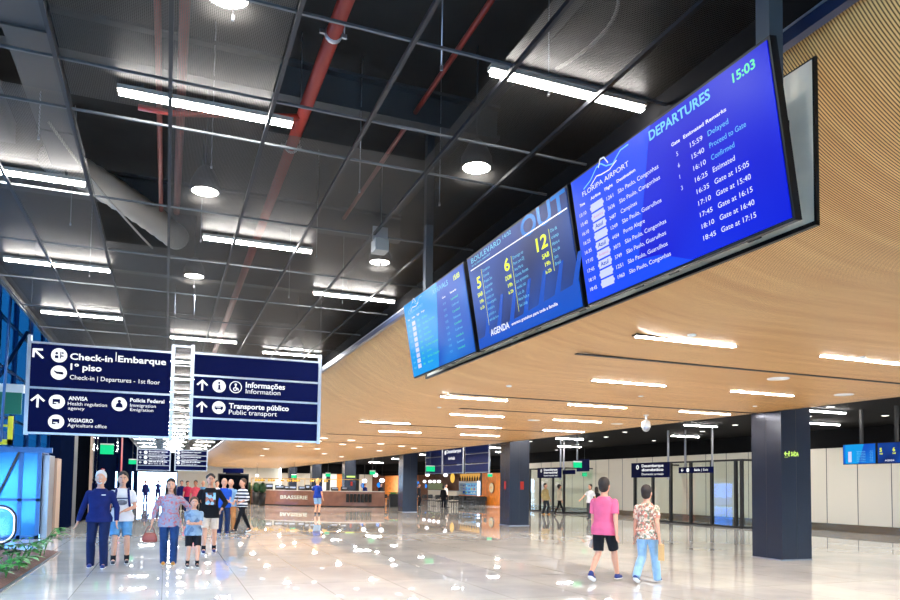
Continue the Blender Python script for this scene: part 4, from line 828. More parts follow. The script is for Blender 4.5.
# bottle shelf above
off = at(28.3, 468, 2.1); y0_, y1_ = at(28.3, 482, 0).y, at(28.3, 459, 0).y; t = thing('bottle_shelf', off, 'warm-lit bottle shelf above the blue display case', 'shelf'); m = MB(off); m.box(28.4, 28.45, y0_, y1_, 2.1, 2.9); m.build('lit_back', 'shelflit', t); m = MB(off); m.box(28.1, 28.4, y0_, y1_, 2.1, 2.15); m.build('board', 'brown', t)
for k_ in range(9):
    yy = y0_+.4+(y1_-y0_-.8)*k_/8; m = MB((28.25, yy, 2.15)); m.elloft([(2.15, .09, .09, 28.25, yy), (2.45, .09, .09, 28.25, yy), (2.52, .03, .03, 28.25, yy), (2.65, .03, .03, 28.25, yy)], 10); tag(m.build('bottle', 'black'), 'dark bottle standing on the warm-lit shelf', 'bottle', 'dark bottles on the warm-lit shelf')
def counter(label, X, ua, ub, z, mt, top_):
    a, b = at(X, ua, 0), at(X, ub, 0); off = Vector((X, (a.y+b.y)/2, 0)); t = thing('shop_counter', off, label, 'counter'); m = MB(off); m.box(X, X+.6, b.y, a.y, 0, z); m.build('base', mt, t); m = MB(off); m.box(X-.04, X+.64, b.y-.03, a.y+.03, z, z+.05); m.build('top', top_, t)
counter('dark counter in front of the blue-lit case', 25.6, 459, 479, .75, 'black', 'orange'); counter('white and green counter under the row of white pendants', 26.6, 428, 442, 1.1, 'cream2', 'white'); counter('pale serving counter left of the display case', 26.2, 444, 457, 1.1, 'cream', 'alu')
m = MB(at(27.6, 434, 1.2)); a, b = at(27.6, 428, 0), at(27.6, 442, 0); m.box(27.6, 27.7, b.y, a.y, 1.2, 1.9); tag(m.build('menu_board', pbr('pale green board', S(150, 165, 110), .6)), 'pale green menu board behind the white counter', 'menu board')
for (u, v, X, w, h, lab) in ((418, 484, 26, .28, .45, 'blue lit round sign beside the third column'), (426, 486, 27, .22, .35, 'smaller blue lit disc sign above the cafe counter')):
    c = on(0, X, u, v); t = thing('round_sign', c, lab, 'sign'); m = MB(); m.ell((0, 0, 0), (.06, w*1.5, h*.7), 16, 8); m.build('disc', 'bluesign', t)
# pendants
def pend(label, c, r, mt, H=3.0, sq=1.0, group=None):
    t = thing('pendant_lamp', c, label, 'pendant lamp', group); m = MB(); m.ell((0, 0, 0), (r, r*(1.6 if sq != 1 else 1), r*sq if sq != 1 else r*.8), 14, 8); m.build('shade', mt, t); m = MB(); m.tube([(0, 0, r*.7), (0, 0, H-c[2])], .012, 6); m.build('cord', 'black', t)
for k_, u in enumerate((424.5, 430, 434.3, 439)): pend('small white glowing pendant in the row of four over the cafe counter', on(0, 26, u, 481.5), .19, 'whitelit', group='row of four white pendants')
pend('wide white pendant left of the four small ones', on(0, 25, 427.5, 475), .2, 'whitelit', sq=.75); pend('white pendant lamp above the pale serving counter', on(0, 25, 445.5, 475), .22, 'whitelit', H=4.2); pend('yellow pointed lantern between the cafe and the display case', on(0, 26, 452.5, 478), .2, 'goldlit', sq=2.4, H=4.2)
pend('white pendant above the dark tables, left one', on(1, 56, 364.5, 481), .2, 'whitelit', 4.2); pend('white pendant above the dark tables, right one', on(1, 56, 382, 480.5), .22, 'whitelit', 4.2); pend('white pendant above the dark tables, highest one', on(1, 54, 375.5, 475), .2, 'whitelit', 4.2)
pend('white pendant cone near the far end of the wood ceiling', on(1, 70, 257, 475.5), .16, 'whitelit', 3.5)
for (u, v) in ((363, 485.5), (379, 485)): c = on(1, 58, u, v); t = thing('round_sign', c, 'blue lit oval sign behind the tables, '+('left' if u < 370 else 'right')+' one', 'sign'); m = MB(); m.ell((0, 0, 0), (.2, .06, .22), 14, 8); m.build('disc', 'bluesign', t)
# dining tables and chairs
def dtable(label, x, y):
    t = thing('dining_table', (x, y, 0), label, 'table', 'dark cafe tables'); m = MB(); m.box(-.4, .4, -.4, .4, .71, .75); m.build('tabletop', 'black', t); m = MB(); m.tube([(0, 0, .02), (0, 0, .71)], .035, 8); m.tube([(0, 0, 0), (0, 0, .03)], .22, 14); m.build('pedestal', 'steel', t); return t
def dchair(label, x, y, rz):
    t = thing('dining_chair', (x, y, 0), label, 'chair', 'dark cafe chairs', rz); m = MB(); m.box(-.21, .21, -.21, .21, .43, .47); m.build('seat', 'black', t); m = MB(); m.box(-.2, .2, .18, .22, .6, .9); m.build('backrest', 'black', t)
    for a in (-.18, .18):
        for b in (-.18, .19): m = MB(); m.tube([(a, b, 0), (a, b, .9 if b > 0 else .45)], .014, 6); m.build('leg', 'steel', t)
    return t
tp = cp = None
for k_, (u, Y) in enumerate(((374, 55.5), (388, 54), (421, 56), (434, 54), (447, 51), (461, 48.5), (474, 46.5))):
    p = on(1, Y, u, 500)
    if tp is None: tp = dtable('small square dark cafe table', p.x, Y); cp = None
    else: dup(tp, (p.x, Y, 0))
    for a in (0, PI/2, PI, -PI/2):
        q = (p.x+.66*s_(a), Y+.66*c_(a), 0); rz = -a
        if cp is None: cp = dchair('dark metal chair at a cafe table', q[0], q[1], rz)
        else: dup(cp, q, rz)
for u in (378, 394):
    p = on(1, 52.6, u, 500); t = thing('tall_planter', (p.x, 52.6, 0), 'green plant among the cafe tables, '+{378: 'left', 394: 'right'}[u]+' one', 'plant'); m = MB(); m.box(-.35, .35, -.15, .15, 0, .95); m.build('box', 'black', t); m = MB(); R_ = random.Random(u)
    for i in range(60): a = R_.uniform(0, 2*PI); leafmesh(m, (R_.uniform(-.3, .3), R_.uniform(-.1, .1), .95), (c_(a), s_(a), 1.2), .35, .05)
    m.build('leaves', 'leaf', t)
# ------------------------------------------------------------------ people
def remesh_obj(mb, name, mat, parent, vox, sm=2):
    o = mb.build(name, mat, parent)
    r = o.modifiers.new('r', 'REMESH'); r.mode = 'VOXEL'; r.voxel_size = vox; r.use_smooth_shade = True
    if sm: q = o.modifiers.new('s', 'SMOOTH'); q.factor = .5; q.iterations = sm
    dg = bpy.context.evaluated_depsgraph_get(); me = bpy.data.meshes.new_from_object(o.evaluated_get(dg)); o.modifiers.clear()
    old = o.data; o.data = me; bpy.data.meshes.remove(old); me.name = name
    for p in me.polygons: p.use_smooth = True
    return o
def ik(a, b, l1, l2, pole):
    d = b-a; L = min(d.length, (l1+l2)*.999); d.normalize(); x = (l1*l1-l2*l2+L*L)/(2*L); h = math.sqrt(max(l1*l1-x*x, 0))
    q = (pole-d*pole.dot(d)).normalized(); return a+d*x+q*h, a+d*L
SKIN = pbr('skin', S(214, 158, 130), .55); SKIN2 = pbr('tanned skin', S(186, 128, 98), .55)
def cloth(name, c, n=.12): return pbr(name, c, .85, spec=.2, noise=n, nscale=9)
def person(label, pos, h, rz, top='shirt', topm=None, sleeve=.5, hem=.86, leg='trousers', legm=None, hair='short', hairm=None, skin=None, shoem=None, feet=((.1, 0), (-.1, 0)), hands=None, poles=None,
           lean=0, fem=False, wide=1.0, near=True, sock=None, glasses=False, lookx=0, head=1.14, heels=(0, 0), belly=0, group=None):
    """local frame: front = -Y, the person's own left = +X; sizes are for a 1.75 m person and scaled"""
    k = h/1.75; skin = skin or SKIN; t = thing('person', pos, label, 'person', group, rz)
    V = Vector
    def sp(p): return V((p[0]*k, p[1]*k, p[2]*k))
    vox = (.0065 if near else .012)*1.0; W = wide
    sway = lambda z: lean*(z-.9)/.6
    tor = [(.84, .15*W, .11, 0), (.92, .165*W, .12, .005), (1.02, .145*W, .105+belly*.6, -belly*.5), (1.12, (.125 if fem else .14)*W, .10+belly, -belly*.7), (1.24, .15*W, .112+belly*.4, -.005), (1.33, .168*W, .112, 0), (1.385, .138*W, .095, .01), (1.43, .088*W, .075, .015), (1.48, .06, .058, .018)]
    def torso(m, g, z0, z1):
        secs = []
        zs = [z for z, *_ in tor if z0 < z < z1]; zs = [z0]+zs+[z1]
        for z in zs:
            for a, b in zip(tor[:-1], tor[1:]):
                if a[0] <= z <= b[0] or (z < tor[0][0] and a is tor[0]) or (z > tor[-1][0] and b is tor[-1]):
                    f = max(0, min(1, (z-a[0])/(b[0]-a[0]))); rx = a[1]+(b[1]-a[1])*f; ry = a[2]+(b[2]-a[2])*f; cy = a[3]+(b[3]-a[3])*f; break
            fl = max(0, min(1, (1.02-z)/.16))*(.036 if g > .015 else .02 if g > .005 else 0)
            secs.append((z*k, (rx+g+fl)*k, (ry+g+fl*.5)*k, 0, (cy+sway(z))*k))
        m.elloft(secs, 24)
    sh = [V((.165*W*s__, .01+sway(1.41), 1.362)) for s__ in (1, -1)]
    hip = [V((.088*W*s__, .005, .90)) for s__ in (1, -1)]
    hands = hands or ((.255, -.04, .80), (-.255, -.04, .80)); poles = poles or ((.25, 1, 0), (-.25, 1, 0))
    el, wr = [], []
    for i in (0, 1): e, w_ = ik(sh[i], V(hands[i]), .285, .25, V(poles[i])); el.append(e); wr.append(w_)
    kn, an = [], []
    for i in (0, 1):
        f = V((feet[i][0], feet[i][1]+(.02 if heels[i] else 0), .085+heels[i])); q, f2 = ik(hip[i], f, .43, .415, V((0, -1, 0))); kn.append(q); an.append(f2)
    # ---- body
    m = MB(); torso(m, 0, .84, 1.48)
    hc = V((lookx*.02, -.012+sway(1.6), 1.632)); hs = head
    m.cap(sp((0, .015+sway(1.45), 1.44)), sp((0, hc.y+.02, 1.56)), .058*k, .054*k)
    m.ell(sp(hc+V((0, .012, .015))), (.077*k*hs, .098*k*hs, .108*k*hs), 20, 14); m.ell(sp(hc+V((0, -.028, -.045))), (.058*k*hs, .064*k*hs, .068*k*hs), 16, 10)
    m.cap(sp(hc+V((0, -.086*hs, .008))), sp(hc+V((0, -.108*hs, -.028))), .009*k, .015*k); m.ell(sp(hc+V((0, -.088*hs, -.062))), (.024*k, .012*k, .010*k), 10, 6)
    for s__ in (1, -1): m.ell(sp(hc+V((.078*s__*hs, .012, -.008))), (.010*k, .02*k, .032*k), 10, 6)
    for i in (0, 1):
        m.ell(sp(sh[i]), (.052*k, .052*k, .052*k)); m.cap(sp(sh[i]), sp(el[i]), .050*k, .040*k); m.cap(sp(el[i]), sp(wr[i]), .041*k, .027*k)
        d = (wr[i]-el[i]).normalized(); s__ = 1 if i == 0 else -1
        ref = V((0, -1, 0)) if abs(d.y) < .8 else V((s__, 0, 0)); fwd = (ref-d*ref.dot(d)).normalized(); side = d.cross(fwd)*s__
        palm = wr[i]+d*.05; Rm = Matrix((fwd, side, d)).transposed()
        m.ell(sp(palm), (.041*k, .017*k, .055*k), 14, 8, Rm)
        for j, L_ in enumerate((.066, .075, .07, .055)):
            b = wr[i]+d*.085+fwd*(.031-.0205*j); c = b+d*L_*.55-side*.006; e = c+d*L_*.42-side*.020
            m.cap(sp(b-d*.02), sp(c), .0095*k, .0085*k, 8); m.cap(sp(c), sp(e), .0085*k, .007*k, 8)
        b = wr[i]+d*.03+fwd*.03; c = b+d*.03+fwd*.026; m.cap(sp(b), sp(c), .012*k, .010*k, 8); m.cap(sp(c), sp(c+d*.03-side*.004), .010*k, .0085*k, 8)
        m.cap(sp(hip[i]), sp(kn[i]), .085*k, .053*k); m.cap(sp(kn[i]), sp(kn[i]+(an[i]-kn[i])*.35+V((0, .015, 0))), .052*k, .055*k); m.cap(sp(kn[i]+(an[i]-kn[i])*.35+V((0, .01, 0))), sp(an[i]), .054*k, .036*k)
        m.cap(sp(an[i]), sp(an[i]+V((0, -.09, -.045))), .036*k, .028*k)
    remesh_obj(m, 'body', skin, t, vox)
    # ---- top
    m = MB(); g = .022; torso(m, g, hem, 1.455)
    for i in (0, 1):
        m.ell(sp(sh[i]+V((-.01*(1, -1)[i], 0, .004))), (.066*k, .066*k, .058*k))
        if sleeve <= .55: e = sh[i]+(el[i]-sh[i])*(sleeve/.55*.8); m.tube([sp(sh[i]), sp(e)], [.062*k, .064*k], 16)
        else: m.cap(sp(sh[i]), sp(el[i]), .064*k, .053*k); e = el[i]+(wr[i]-el[i])*min(1, (sleeve-.55)/.45); m.cap(sp(el[i]), sp(el[i]+(e-el[i])*.2), .053*k, .05*k); m.tube([sp(el[i]), sp(e)], [.053*k, .04*k], 16)
    remesh_obj(m, top, topm, t, max(vox, .009), 2)
    # ---- legs
    m = MB(); torso(m, .010, .83, .99)
    for i in (0, 1):
        if leg == 'shorts':
            e = hip[i]+(kn[i]-hip[i])*.88; m.tube([sp(hip[i]+V((0, 0, .03))), sp(hip[i]+V((0, 0, -.05))), sp(e)], [.105*k, .105*k, .088*k], 18)
        elif leg == 'leggings': m.cap(sp(hip[i]), sp(kn[i]), .098*k, .062*k); m.tube([sp(kn[i]), sp(kn[i]*.6+an[i]*.4), sp(an[i])], [.062*k, .064*k, .045*k], 16)
        else: m.cap(sp(hip[i]), sp(kn[i]), .106*k, .078*k); m.cap(sp(kn[i]), sp(kn[i]*.6+an[i]*.4+V((0, .012, 0))), .078*k, .078*k); m.tube([sp(kn[i]), sp(kn[i]*.55+an[i]*.45+V((0, .01, 0))), sp(an[i]+V((0, 0, -.045)))], [.077*k, .077*k, .068*k], 18)
    remesh_obj(m, leg, legm, t, max(vox, .009), 2)
    # ---- shoes and socks
    for i in (0, 1):
        m = MB(); a = an[i]; tip = V((0, -.13, -.05)) if not heels[i] else V((0, -.1, -.05-heels[i]*.6)); b = V((0, .05, -.045))
        m.cap(sp(a+V((0, .03, -.035))), sp(a+tip), .042*k, .036*k); m.cap(sp(a), sp(a+V((0, -.02, -.03))), .042*k, .042*k)
        o = remesh_obj(m, 'shoe', shoem or M['black'], t, .009 if near else .014, 2)
        if near: m = MB(); m.cap(sp(a+V((0, .035, -.068))), sp(a+tip+V((0, -.005, -.02))), .041*k, .038*k); v0 = m.v; m.v = [V((v.x, v.y, a.z*k-.072*k+(v.z-(a.z*k-.07*k))*.25)) if not heels[i] else v for v in v0]; m.build('sole', M['white'], o)
        if sock: m = MB(); m.tube([sp(a+V((0, 0, -.02))), sp(a+(kn[i]-a)*.22)], [.046*k, .048*k], 14); m.build('sock', sock, t)
    # ---- hair and face
    hm = hairm or M['black']; m = MB()
    if hair != 'bald':
        m.ell(sp(hc+V((0, .036, .05))), (.086*k*hs, .102*k*hs, .102*k*hs), 20, 12); m.ell(sp(hc+V((0, .05, -.015))), (.078*k*hs, .072*k*hs, .085*k*hs), 16, 10)
        if hair == 'long':
            m.elloft([((hc.z-.26)*k, .075*k, .03*k, 0, (hc.y+.075)*k), ((hc.z-.12)*k, .088*k, .045*k, 0, (hc.y+.065)*k), (hc.z*k, .088*k, .07*k, 0, (hc.y+.045)*k)])
            for s__ in (1, -1): m.cap(sp(hc+V((.08*s__, .0, .02))), sp(hc+V((.088*s__, -.015, -.22))), .022*k, .028*k)
        if hair == 'bun': m.ell(sp(hc+V((0, .125, .05))), (.045*k, .045*k, .045*k)); m.ell(sp(hc+V((0, .06, -.03))), (.075*k, .06*k, .08*k))
        if hair == 'curly':
            R_ = random.Random(4)
            for i in range(46):
                a_ = R_.uniform(0, 2*PI); b_ = R_.uniform(.0, 1.5); m.ell(sp(hc+V((.088*c_(a_)*c_(b_), .035+.095*s_(a_)*c_(b_)*(1 if s_(a_) > 0 else .95), .04+.095*s_(b_)))), (.024*k, .024*k, .022*k), 8, 5)
        remesh_obj(m, 'hair', hm, t, .009 if near else .014, 1)
    if near:
        for s__ in (1, -1):
            m = MB(); m.ell(sp(hc+V((.03*s__, -.083*hs, .012))), (.012*k, .007*k, .007*k), 10, 6); e = m.build('eye', M['white'], t)
            m = MB(); m.ell(sp(hc+V((.03*s__, -.0885*hs, .012))), (.0055*k, .004*k, .0055*k), 8, 5); m.build('iris', M['black'], e)
            m = MB(); m.cap(sp(hc+V((.017*s__, -.088*hs, .033))), sp(hc+V((.045*s__, -.08*hs, .034))), .0045*k, .0035*k, 8); m.build('eyebrow', hm if hair != 'bald' else M['baseb'], t)
        m = MB(); m.cap(sp(hc+V((-.018, -.097*hs, -.062))), sp(hc+V((.018, -.097*hs, -.062))), .0055*k, .0055*k, 8); m.build('mouth', LIP, t)
    if glasses:
        m = MB(); zz = .075 if glasses == 'head' else .012; yy = -.065 if glasses == 'head' else -.098
        for s__ in (1, -1): m.ell(sp(hc+V((.035*s__, yy, zz+.02*(glasses == 'head')))), (.028*k, .012*k, .018*k), 12, 6); m.tube([sp(hc+V((.06*s__, yy, zz+.02))), sp(hc+V((.082*s__, .03, zz)))], .004*k, 6)
        m.build('sunglasses', M['black'], t)
    t['k'] = k; del t['k']
    class P: pass
    p = P(); p.t = t; p.k = k; p.wr = [sp(x) for x in wr]; p.el = [sp(x) for x in el]; p.sh = [sp(x) for x in sh]; p.hc = sp(hc)
    p.world = lambda v: V(pos)+Matrix.Rotation(rz, 3, 'Z') @ V(v)
    return p
LIP = pbr('lips', S(176, 96, 90), .5)
G_ = dict(black=cloth('black cloth', S(24, 25, 30)), navy=cloth('navy cloth', S(22, 34, 92)), jeans=cloth('dark jeans', S(34, 62, 108), .2), denim=cloth('mid blue denim', S(96, 148, 190), .2), light=cloth('light washed jeans', S(150, 186, 214), .15), pink=cloth('pink cotton', S(226, 104, 140), .06),
 white=cloth('white cotton', S(228, 226, 228), .05), beige=cloth('beige cotton', S(214, 200, 184)), grey=cloth('grey cotton', S(120, 140, 160)), blue=cloth('royal blue cotton', S(28, 80, 190)), tan=cloth('tan hoodie', S(196, 172, 118)), sand=cloth('sand top', S(214, 200, 172)),
 sky=cloth('pale blue cotton', S(130, 170, 210)), coral=cloth('coral cotton', S(226, 86, 100)), mag=cloth('crimson cotton', S(190, 40, 80)))
HB = pbr('dark brown hair', S(38, 28, 24), .7); HW = pbr('white hair', S(205, 205, 205), .7); HL = pbr('blond hair', S(196, 164, 108), .7); HBR = pbr('brown hair', S(84, 60, 44), .7)
floral = mat_cells('floral print', [S(214, 196, 172), S(196, 120, 104), S(120, 130, 110), S(226, 214, 196), S(150, 110, 90), S(206, 176, 150)], 34)
blouse = mat_cells('pink grey print', [S(150, 142, 160), S(168, 134, 150), S(136, 146, 170), S(190, 104, 112), S(156, 152, 168)], 34)
boyp = mat_cells('boy shirt print', [S(126, 150, 172), S(118, 144, 170), S(96, 118, 146), S(134, 156, 178)], 14)
SHB = pbr('navy blue trainer', S(24, 44, 110), .6); SHG = pbr('dark trainer', S(30, 34, 44), .6); SHT = pbr('tan boot', S(206, 140, 50), .6)
ad = lambda p, mb, name, mat: mb.build(name, mat, p.t)
# --- people walking towards the camera on the left
p = person('older white-haired man in navy long-sleeved polo, leftmost walker', (-1.15, 15.2, 0), 1.80, -.08, 'polo_shirt', G_['navy'], 1.0, .84, 'trousers', cloth('dark navy trousers', S(20, 32, 70)), 'short', HW, shoem=SHB, feet=((.12, -.12), (-.13, .06)), hands=((.30, -.04, .86), (-.37, .03, .82)), poles=((.6, .8, 0), (-.6, .8, .1)), wide=1.12, belly=.05)
m = MB(); m.ell(p.hc+Vector((0, -.072, -.068)), (.046, .03, .036), 14, 8); m.ell(p.hc+Vector((0, -.098, -.035)), (.03, .012, .008), 10, 6); ad(p, m, 'beard', HW)
m = MB(); m.box(.05, .12, -.175, -.165, 1.33*p.k, 1.345*p.k); ad(p, m, 'chest_mark', M['white'])
p = person('man in white t-shirt and blue shorts with backpack straps, beside the older man', (-.80, 15.85, 0), 1.80, .05, 't_shirt', G_['white'], .5, .82, 'shorts', G_['denim'], 'short', HB, shoem=SHG, sock=G_['black'], feet=((.12, -.04), (-.12, -.1)), hands=((.05, -.25, 1.03), (-.27, -.04, .82)), poles=((.9, .4, -.2), (-.4, 1, 0)), wide=1.1, glasses='head')
m = MB()
for s__ in (1, -1): m.tube([(.1*s__, .10, 1.2), (.115*s__, .05, 1.50), (.11*s__, -.09, 1.46), (.12*s__, -.155, 1.33), (.14*s__, -.12, 1.16), (.17*s__, .02, 1.10)], .022, 8)
m.tube([(-.12, -.16, 1.30), (.12, -.16, 1.30)], .011, 6); ad(p, m, 'backpack_strap', G_['navy']); m = MB(); m.ell((0, .2, 1.28), (.16, .1, .24)); ad(p, m, 'backpack', G_['navy'])
m = MB(); m.ell((0, -.105, 1.22), (.10, .055, .06), 16, 8); ad(p, m, 'shirt_print', cloth('grey print', S(120, 120, 130), .5))
pw = person('dark-haired woman in printed blouse and dark jeans, carrying a brown handbag', (.10, 15.4, 0), 1.68, -.02, 'blouse', blouse, .85, .78, 'trousers', G_['jeans'], 'long', HB, shoem=SHT, feet=((.09, -.08), (-.1, .02)), hands=((.36, -.14, .98), (-.34, .0, .86)), poles=((.9, .6, -.3), (-.7, .8, 0)), fem=True, wide=1.14, glasses='head', belly=.02)
bc = pw.world(pw.wr[1])+Vector((-.03, -.02, -.27)); t = thing('handbag', bc-Vector((0, 0, .1)), 'reddish brown handbag held low by the woman in the printed blouse', 'handbag')
m = MB(); m.rings([[(x*w, y*q, z) for x, y in ((-1, -1), (-.7, -1.2), (.7, -1.2), (1, -1), (1, 1), (.7, 1.2), (-.7, 1.2), (-1, 1))] for w, q, z in ((.125, .05, 0), (.14, .06, .04), (.13, .055, .11), (.09, .03, .18))]); m.build('bag', pbr('brown leather', S(150, 70, 60), .4), t)
m = MB(); m.tube([(.08*c_(a), 0, .18+.13*s_(a)) for a in [PI*i/10 for i in range(11)]], .009, 8); m.build('handle', pbr('brown leather handle', S(120, 50, 44), .4), t)
person('boy in grey-blue polo and black shorts with folded arms', (.53, 14.9, 0), 1.33, .05, 'polo_shirt', boyp, .5, .80, 'shorts', G_['black'], 'short', HBR, shoem=SHG, sock=G_['black'], feet=((.11, -.06), (-.12, .02)), hands=((-.06, -.22, 1.12), (.08, -.25, 1.10)), poles=((.8, .3, -.5), (-.8, .3, -.5)), head=1.16, wide=1.1)
p = person('curly-haired teenager in black sweatshirt and beige shorts behind the boy', (.98, 17.8, 0), 1.82, .02, 'sweatshirt', G_['black'], .95, .78, 'shorts', G_['beige'], 'curly', HB, shoem=SHB, sock=G_['black'], feet=((.12, .10), (-.12, -.14)), hands=((.24, -.16, .98), (-.27, -.08, .88)), poles=((.8, .6, -.2), (-.7, .8, 0)), wide=1.12, head=1.05)
m = MB(); m.rings([[(x, y-.0, z) for x, y in ((-.11, -.158), (-.05, -.172), (.05, -.172), (.11, -.158), (.11, -.14), (-.11, -.14))] for z in (1.12, 1.40)], sm=False); ad(p, m, 'shirt_print', mat_cells('shirt picture', [S(120, 190, 225), S(214, 130, 110), S(90, 60, 60), S(160, 210, 235), S(200, 150, 130)], 16))
person('bald man in royal blue polo, beside the striped woman', (1.75, 24.2, 0), 1.76, .15, 'polo_shirt', G_['blue'], .5, .84, 'trousers', cloth('dark blue trousers', S(26, 44, 80)), 'bald', None, shoem=SHB, feet=((.11, -.05), (-.11, .05)), hands=((-.02, -.2, .96), (.12, -.24, 1.02)), poles=((.9, .3, -.4), (-.8, .4, -.3)), wide=1.15, belly=.04)
person('man in pale blue shirt and tan trousers, behind the bald man', (2.06, 25.5, 0), 1.74, .1, 'shirt', G_['sky'], .5, .84, 'trousers', cloth('tan trousers', S(190, 130, 80)), 'bald', None, shoem=SHG, near=False)
person('woman in black and white striped top striding, rightmost of her trio', (2.36, 24.6, 0), 1.75, -.95, 'striped_top', mat_stripes('black white stripes', S(24, 28, 50), S(232, 232, 236), .11), .8, .86, 'leggings', G_['black'], 'bun', HBR, shoem=SHG, feet=((.05, -.34), (-.05, .36)), heels=(0, .05), hands=((.2, -.22, 1.02), (-.16, -.2, 1.0)), fem=True, poles=((.8, .6, -.2), (-.8, .6, -.2)))
person('blond person in blue t-shirt and light shorts, alone before the counter', (7.6, 38.7, 0), 1.88, 2.6, 't_shirt', cloth('deep blue cotton', S(20, 52, 140)), .5, .82, 'shorts', G_['sky'], 'short', HL, shoem=SHG, hands=((.2, -.28, 1.3), (-.27, -.03, .82)), poles=((.6, .4, -.8), (-.3, 1, 0)), near=False)
# --- the two walking away
pp_ = person('man in pink t-shirt and black shorts walking away, seen from behind', (7.2, 10.85, 0), 1.79, 2.12, 't_shirt', G_['pink'], .5, .80, 'shorts', G_['black'], 'short', HB, shoem=SHB, feet=((.09, .30), (-.11, -.30)), heels=(.09, 0), hands=((.25, -.10, .82), (-.26, .08, .84)), poles=((.4, 1, 0), (-.4, 1, 0)), wide=1.18)
bc = pp_.world(pp_.wr[0])+Vector((-.02, 0, -.16)); t = thing('cloth_bag', bc-Vector((0, 0, .14)), 'small crumpled cream bag in the hand of the man in pink', 'bag'); m = MB(); m.elloft([(0, .03, .02, 0, 0), (.04, .09, .03, 0, 0), (.12, .07, .03, .01, 0), (.18, .025, .02, 0, 0)], 14); m.build('sack', G_['beige'], t); m = MB(); m.tube([(.02*c_(a), 0, .18+.05*s_(a)) for a in [PI*i/8 for i in range(9)]], .005, 6); m.build('handle', G_['beige'], t)
m = MB(); m.tube([tuple(pp_.wr[0]+Vector((0, 0, .05))), tuple(pp_.wr[0]+Vector((0, 0, .07)))], .036, 14); ad(pp_, m, 'wristwatch', M['alu'])
pf_ = person('person in floral shirt and light blue jeans walking away, beside the man in pink', (7.80, 10.45, 0), 1.67, 2.12, 'floral_shirt', floral, .48, .80, 'trousers', G_['light'], 'short', HB, shoem=SHB, feet=((.09, .26), (-.1, -.26)), heels=(.09, 0), hands=((.24, -.04, .82), (-.25, .06, .86)), poles=((.3, 1, 0), (-.3, 1, 0)), wide=1.08)
bc = pf_.world(pf_.wr[1])+Vector((.03, -.02, -.16)); t = thing('paper_bag', bc-Vector((0, 0, .24)), 'brown paper shopping bag carried by the person in the floral shirt', 'paper bag', rz=2.5)
KR = pbr('kraft paper', S(196, 158, 104), .8); m = MB(); m.box(-.05, .05, -.10, .10, 0, .27); m.build('bag', KR, t); m = MB()
for s__ in (-.04, .04): m.tube([(s__, .045*c_(a), .27+.09*s_(a)) for a in [PI*i/8 for i in range(9)]], .004, 6)
m.build('handle', M['brown'], t)
# --- right bay
person('man in tan hoodie and dark trousers by the far glass doors', (21.2, 38.2, 0), 1.84, .4, 'hoodie', G_['tan'], 1.0, .80, 'trousers', cloth('charcoal trousers', S(50, 52, 58)), 'short', HB, shoem=SHT, feet=((.13, -.08), (-.13, .08)), near=False, wide=1.15, hands=((.3, -.08, .86), (-.32, -.05, .86)))
person('woman in sand-coloured top striding right, beside the man in the hoodie', (21.75, 37.5, 0), 1.78, 1.5, 'top', G_['sand'], .9, .84, 'leggings', G_['black'], 'bun', HB, shoem=SHG, feet=((.08, -.32), (-.08, .32)), heels=(0, .05), fem=True, near=False)
person('balding man in white t-shirt walking left, one arm swung out', (20.75, 32.6, 0), 1.80, -1.3, 't_shirt', G_['white'], .5, .82, 'trousers', cloth('grey trousers', S(66, 68, 72)), 'short', HB, shoem=SHG, feet=((.1, -.2), (-.1, .16)), heels=(0, .04), hands=((.3, .14, .86), (-.30, -.36, .98)), near=False, wide=1.1)
person('dark-haired person in black walking behind the white-shirted man', (21.6, 33.3, 0), 1.66, 2.2, 'top', G_['black'], .5, .84, 'trousers', G_['black'], 'long', HB, skin=SKIN2, shoem=SHG, near=False, fem=True)
# --- far crowd and silhouettes
def far(label, Y, u, h, rz, **kw): return person(label, (on_y(Y, u), Y, 0), h, rz, near=False, **kw)
far('dark silhouette walking in front of the bright far doors', 66, 158, 1.75, .3, top='jacket', topm=G_['navy'], sleeve=1, legm=G_['navy'], hands=((.4, .1, .95), (-.4, -.1, .95)), feet=((.1, -.2), (-.1, .2)))
far('dark silhouette with a luggage cart, left of the bright far doors', 60, 145.5, 1.72, .2, top='jacket', topm=G_['navy'], sleeve=1, legm=G_['navy'])
far('distant person in dark clothes, left of the crimson shirt', 44, 181.5, 1.70, 0, top='jacket', topm=G_['navy'], sleeve=1, legm=G_['black'])
far('distant person in crimson shirt, behind the woman with the handbag', 43, 187.5, 1.68, .3, top='t_shirt', topm=G_['mag'], legm=G_['navy'])
far('distant person in coral t-shirt, left of the curly-haired teenager', 36, 195.5, 1.70, -.2, top='t_shirt', topm=G_['coral'], legm=G_['jeans'], skin=SKIN2)
far('distant bald person behind the teenager shoulder', 38, 203, 1.70, .1, top='t_shirt', topm=G_['denim'], legm=G_['black'], hair='bald')
far('distant person in white behind the teenager, right side', 34, 217, 1.70, .1, top='shirt', topm=G_['white'], legm=G_['black'])
far('dark-clothed person standing among the cafe tables, left one', 57.5, 365, 1.72, .5, top='jacket', topm=G_['navy'], sleeve=1, legm=G_['black'])
far('dark-clothed person standing under the white pendant, right one', 56.5, 381, 1.75, .2, top='jacket', topm=G_['black'], sleeve=1, legm=G_['black'])
far('person in black at the cafe edge, right of the third column', 54, 419, 1.75, .9, top='jacket', topm=G_['black'], sleeve=1, legm=G_['black'])
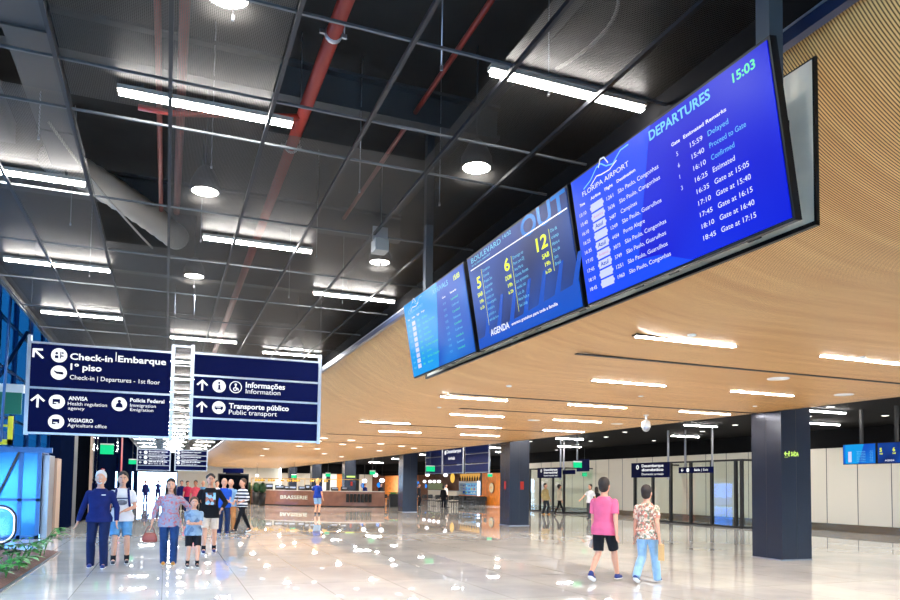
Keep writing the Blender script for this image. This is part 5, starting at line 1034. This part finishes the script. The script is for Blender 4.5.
far('cafe worker in pale grey behind the serving counter', 56.5, 446, 1.75, .6, top='shirt', topm=G_['beige'], sleeve=.5, legm=G_['black'])
far('cafe customer in black before the serving counter', 49, 443.5, 1.62, 2.6, top='jacket', topm=G_['black'], sleeve=1, legm=G_['black'])

# ------------------------------------------------------------------ light
for i, (x, y, z, p) in enumerate([(x, y, 3.47, 120) for y in (31, 38, 46, 54, 63, 72, 82) for x in (6, 10.5)]+[(x, y, 4.15, 90) for y in (12, 22, 32, 42, 54, 66, 80) for x in (16.5, 21.5)]+[(29.5, y, 2.9, 160) for y in (52, 58, 64, 72)]+[(27.2, 51.5, 2.7, 60), (24.6, 52, 4.1, 150), (9, 60, 3.47, 220), (17, 60, 4.1, 220), (20, 88, 4.1, 300), (10, 88, 3.47, 200)]+[(x, y, 4.85, 62) for x, y in ((.3, 5.3), (.33, 9.1), (3.05, 10.9), (.34, 13), (3.1, 19), (-1.5, 19), (0, 1.5), (-1.5, 24), (2, 25))]+[(x, y, 3.47, 45) for x in (7.6, 10.7) for y in (9, 15.5, 22)]+[(0, y, 4.9, 130) for y in (30, 45, 60, 75)]):
    l = bpy.data.lights.new('fill_light', 'AREA'); l.shape = 'DISK'; l.size = .3; l.energy = p; l.color = (.84, .93, 1) if x < 4 else (1, .93, .84)  # area discs added to brighten hall, bay and shops, many without a fitting
    o = bpy.data.objects.new('fill_light', l); COL.objects.link(o); o.location = (x, y, z)
w = bpy.data.worlds.new('sky'); sc.world = w; w.use_nodes = True
bg = w.node_tree.nodes['Background']; bg.inputs[0].default_value = (.66, .81, 1.0, 1); bg.inputs[1].default_value = 9.0
sc.view_settings.view_transform = 'Standard'; sc.view_settings.look = 'None'; sc.view_settings.exposure = EXPO; sc.view_settings.gamma = 1; sc.view_settings.use_curve_mapping = False
sc.cycles.max_bounces = 8; sc.cycles.diffuse_bounces = 4; sc.cycles.glossy_bounces = 4; sc.cycles.transparent_max_bounces = 12; sc.cycles.use_denoising = True
sc.cycles.sample_clamp_indirect = 6; sc.cycles.caustics_reflective = False; sc.cycles.caustics_refractive = False
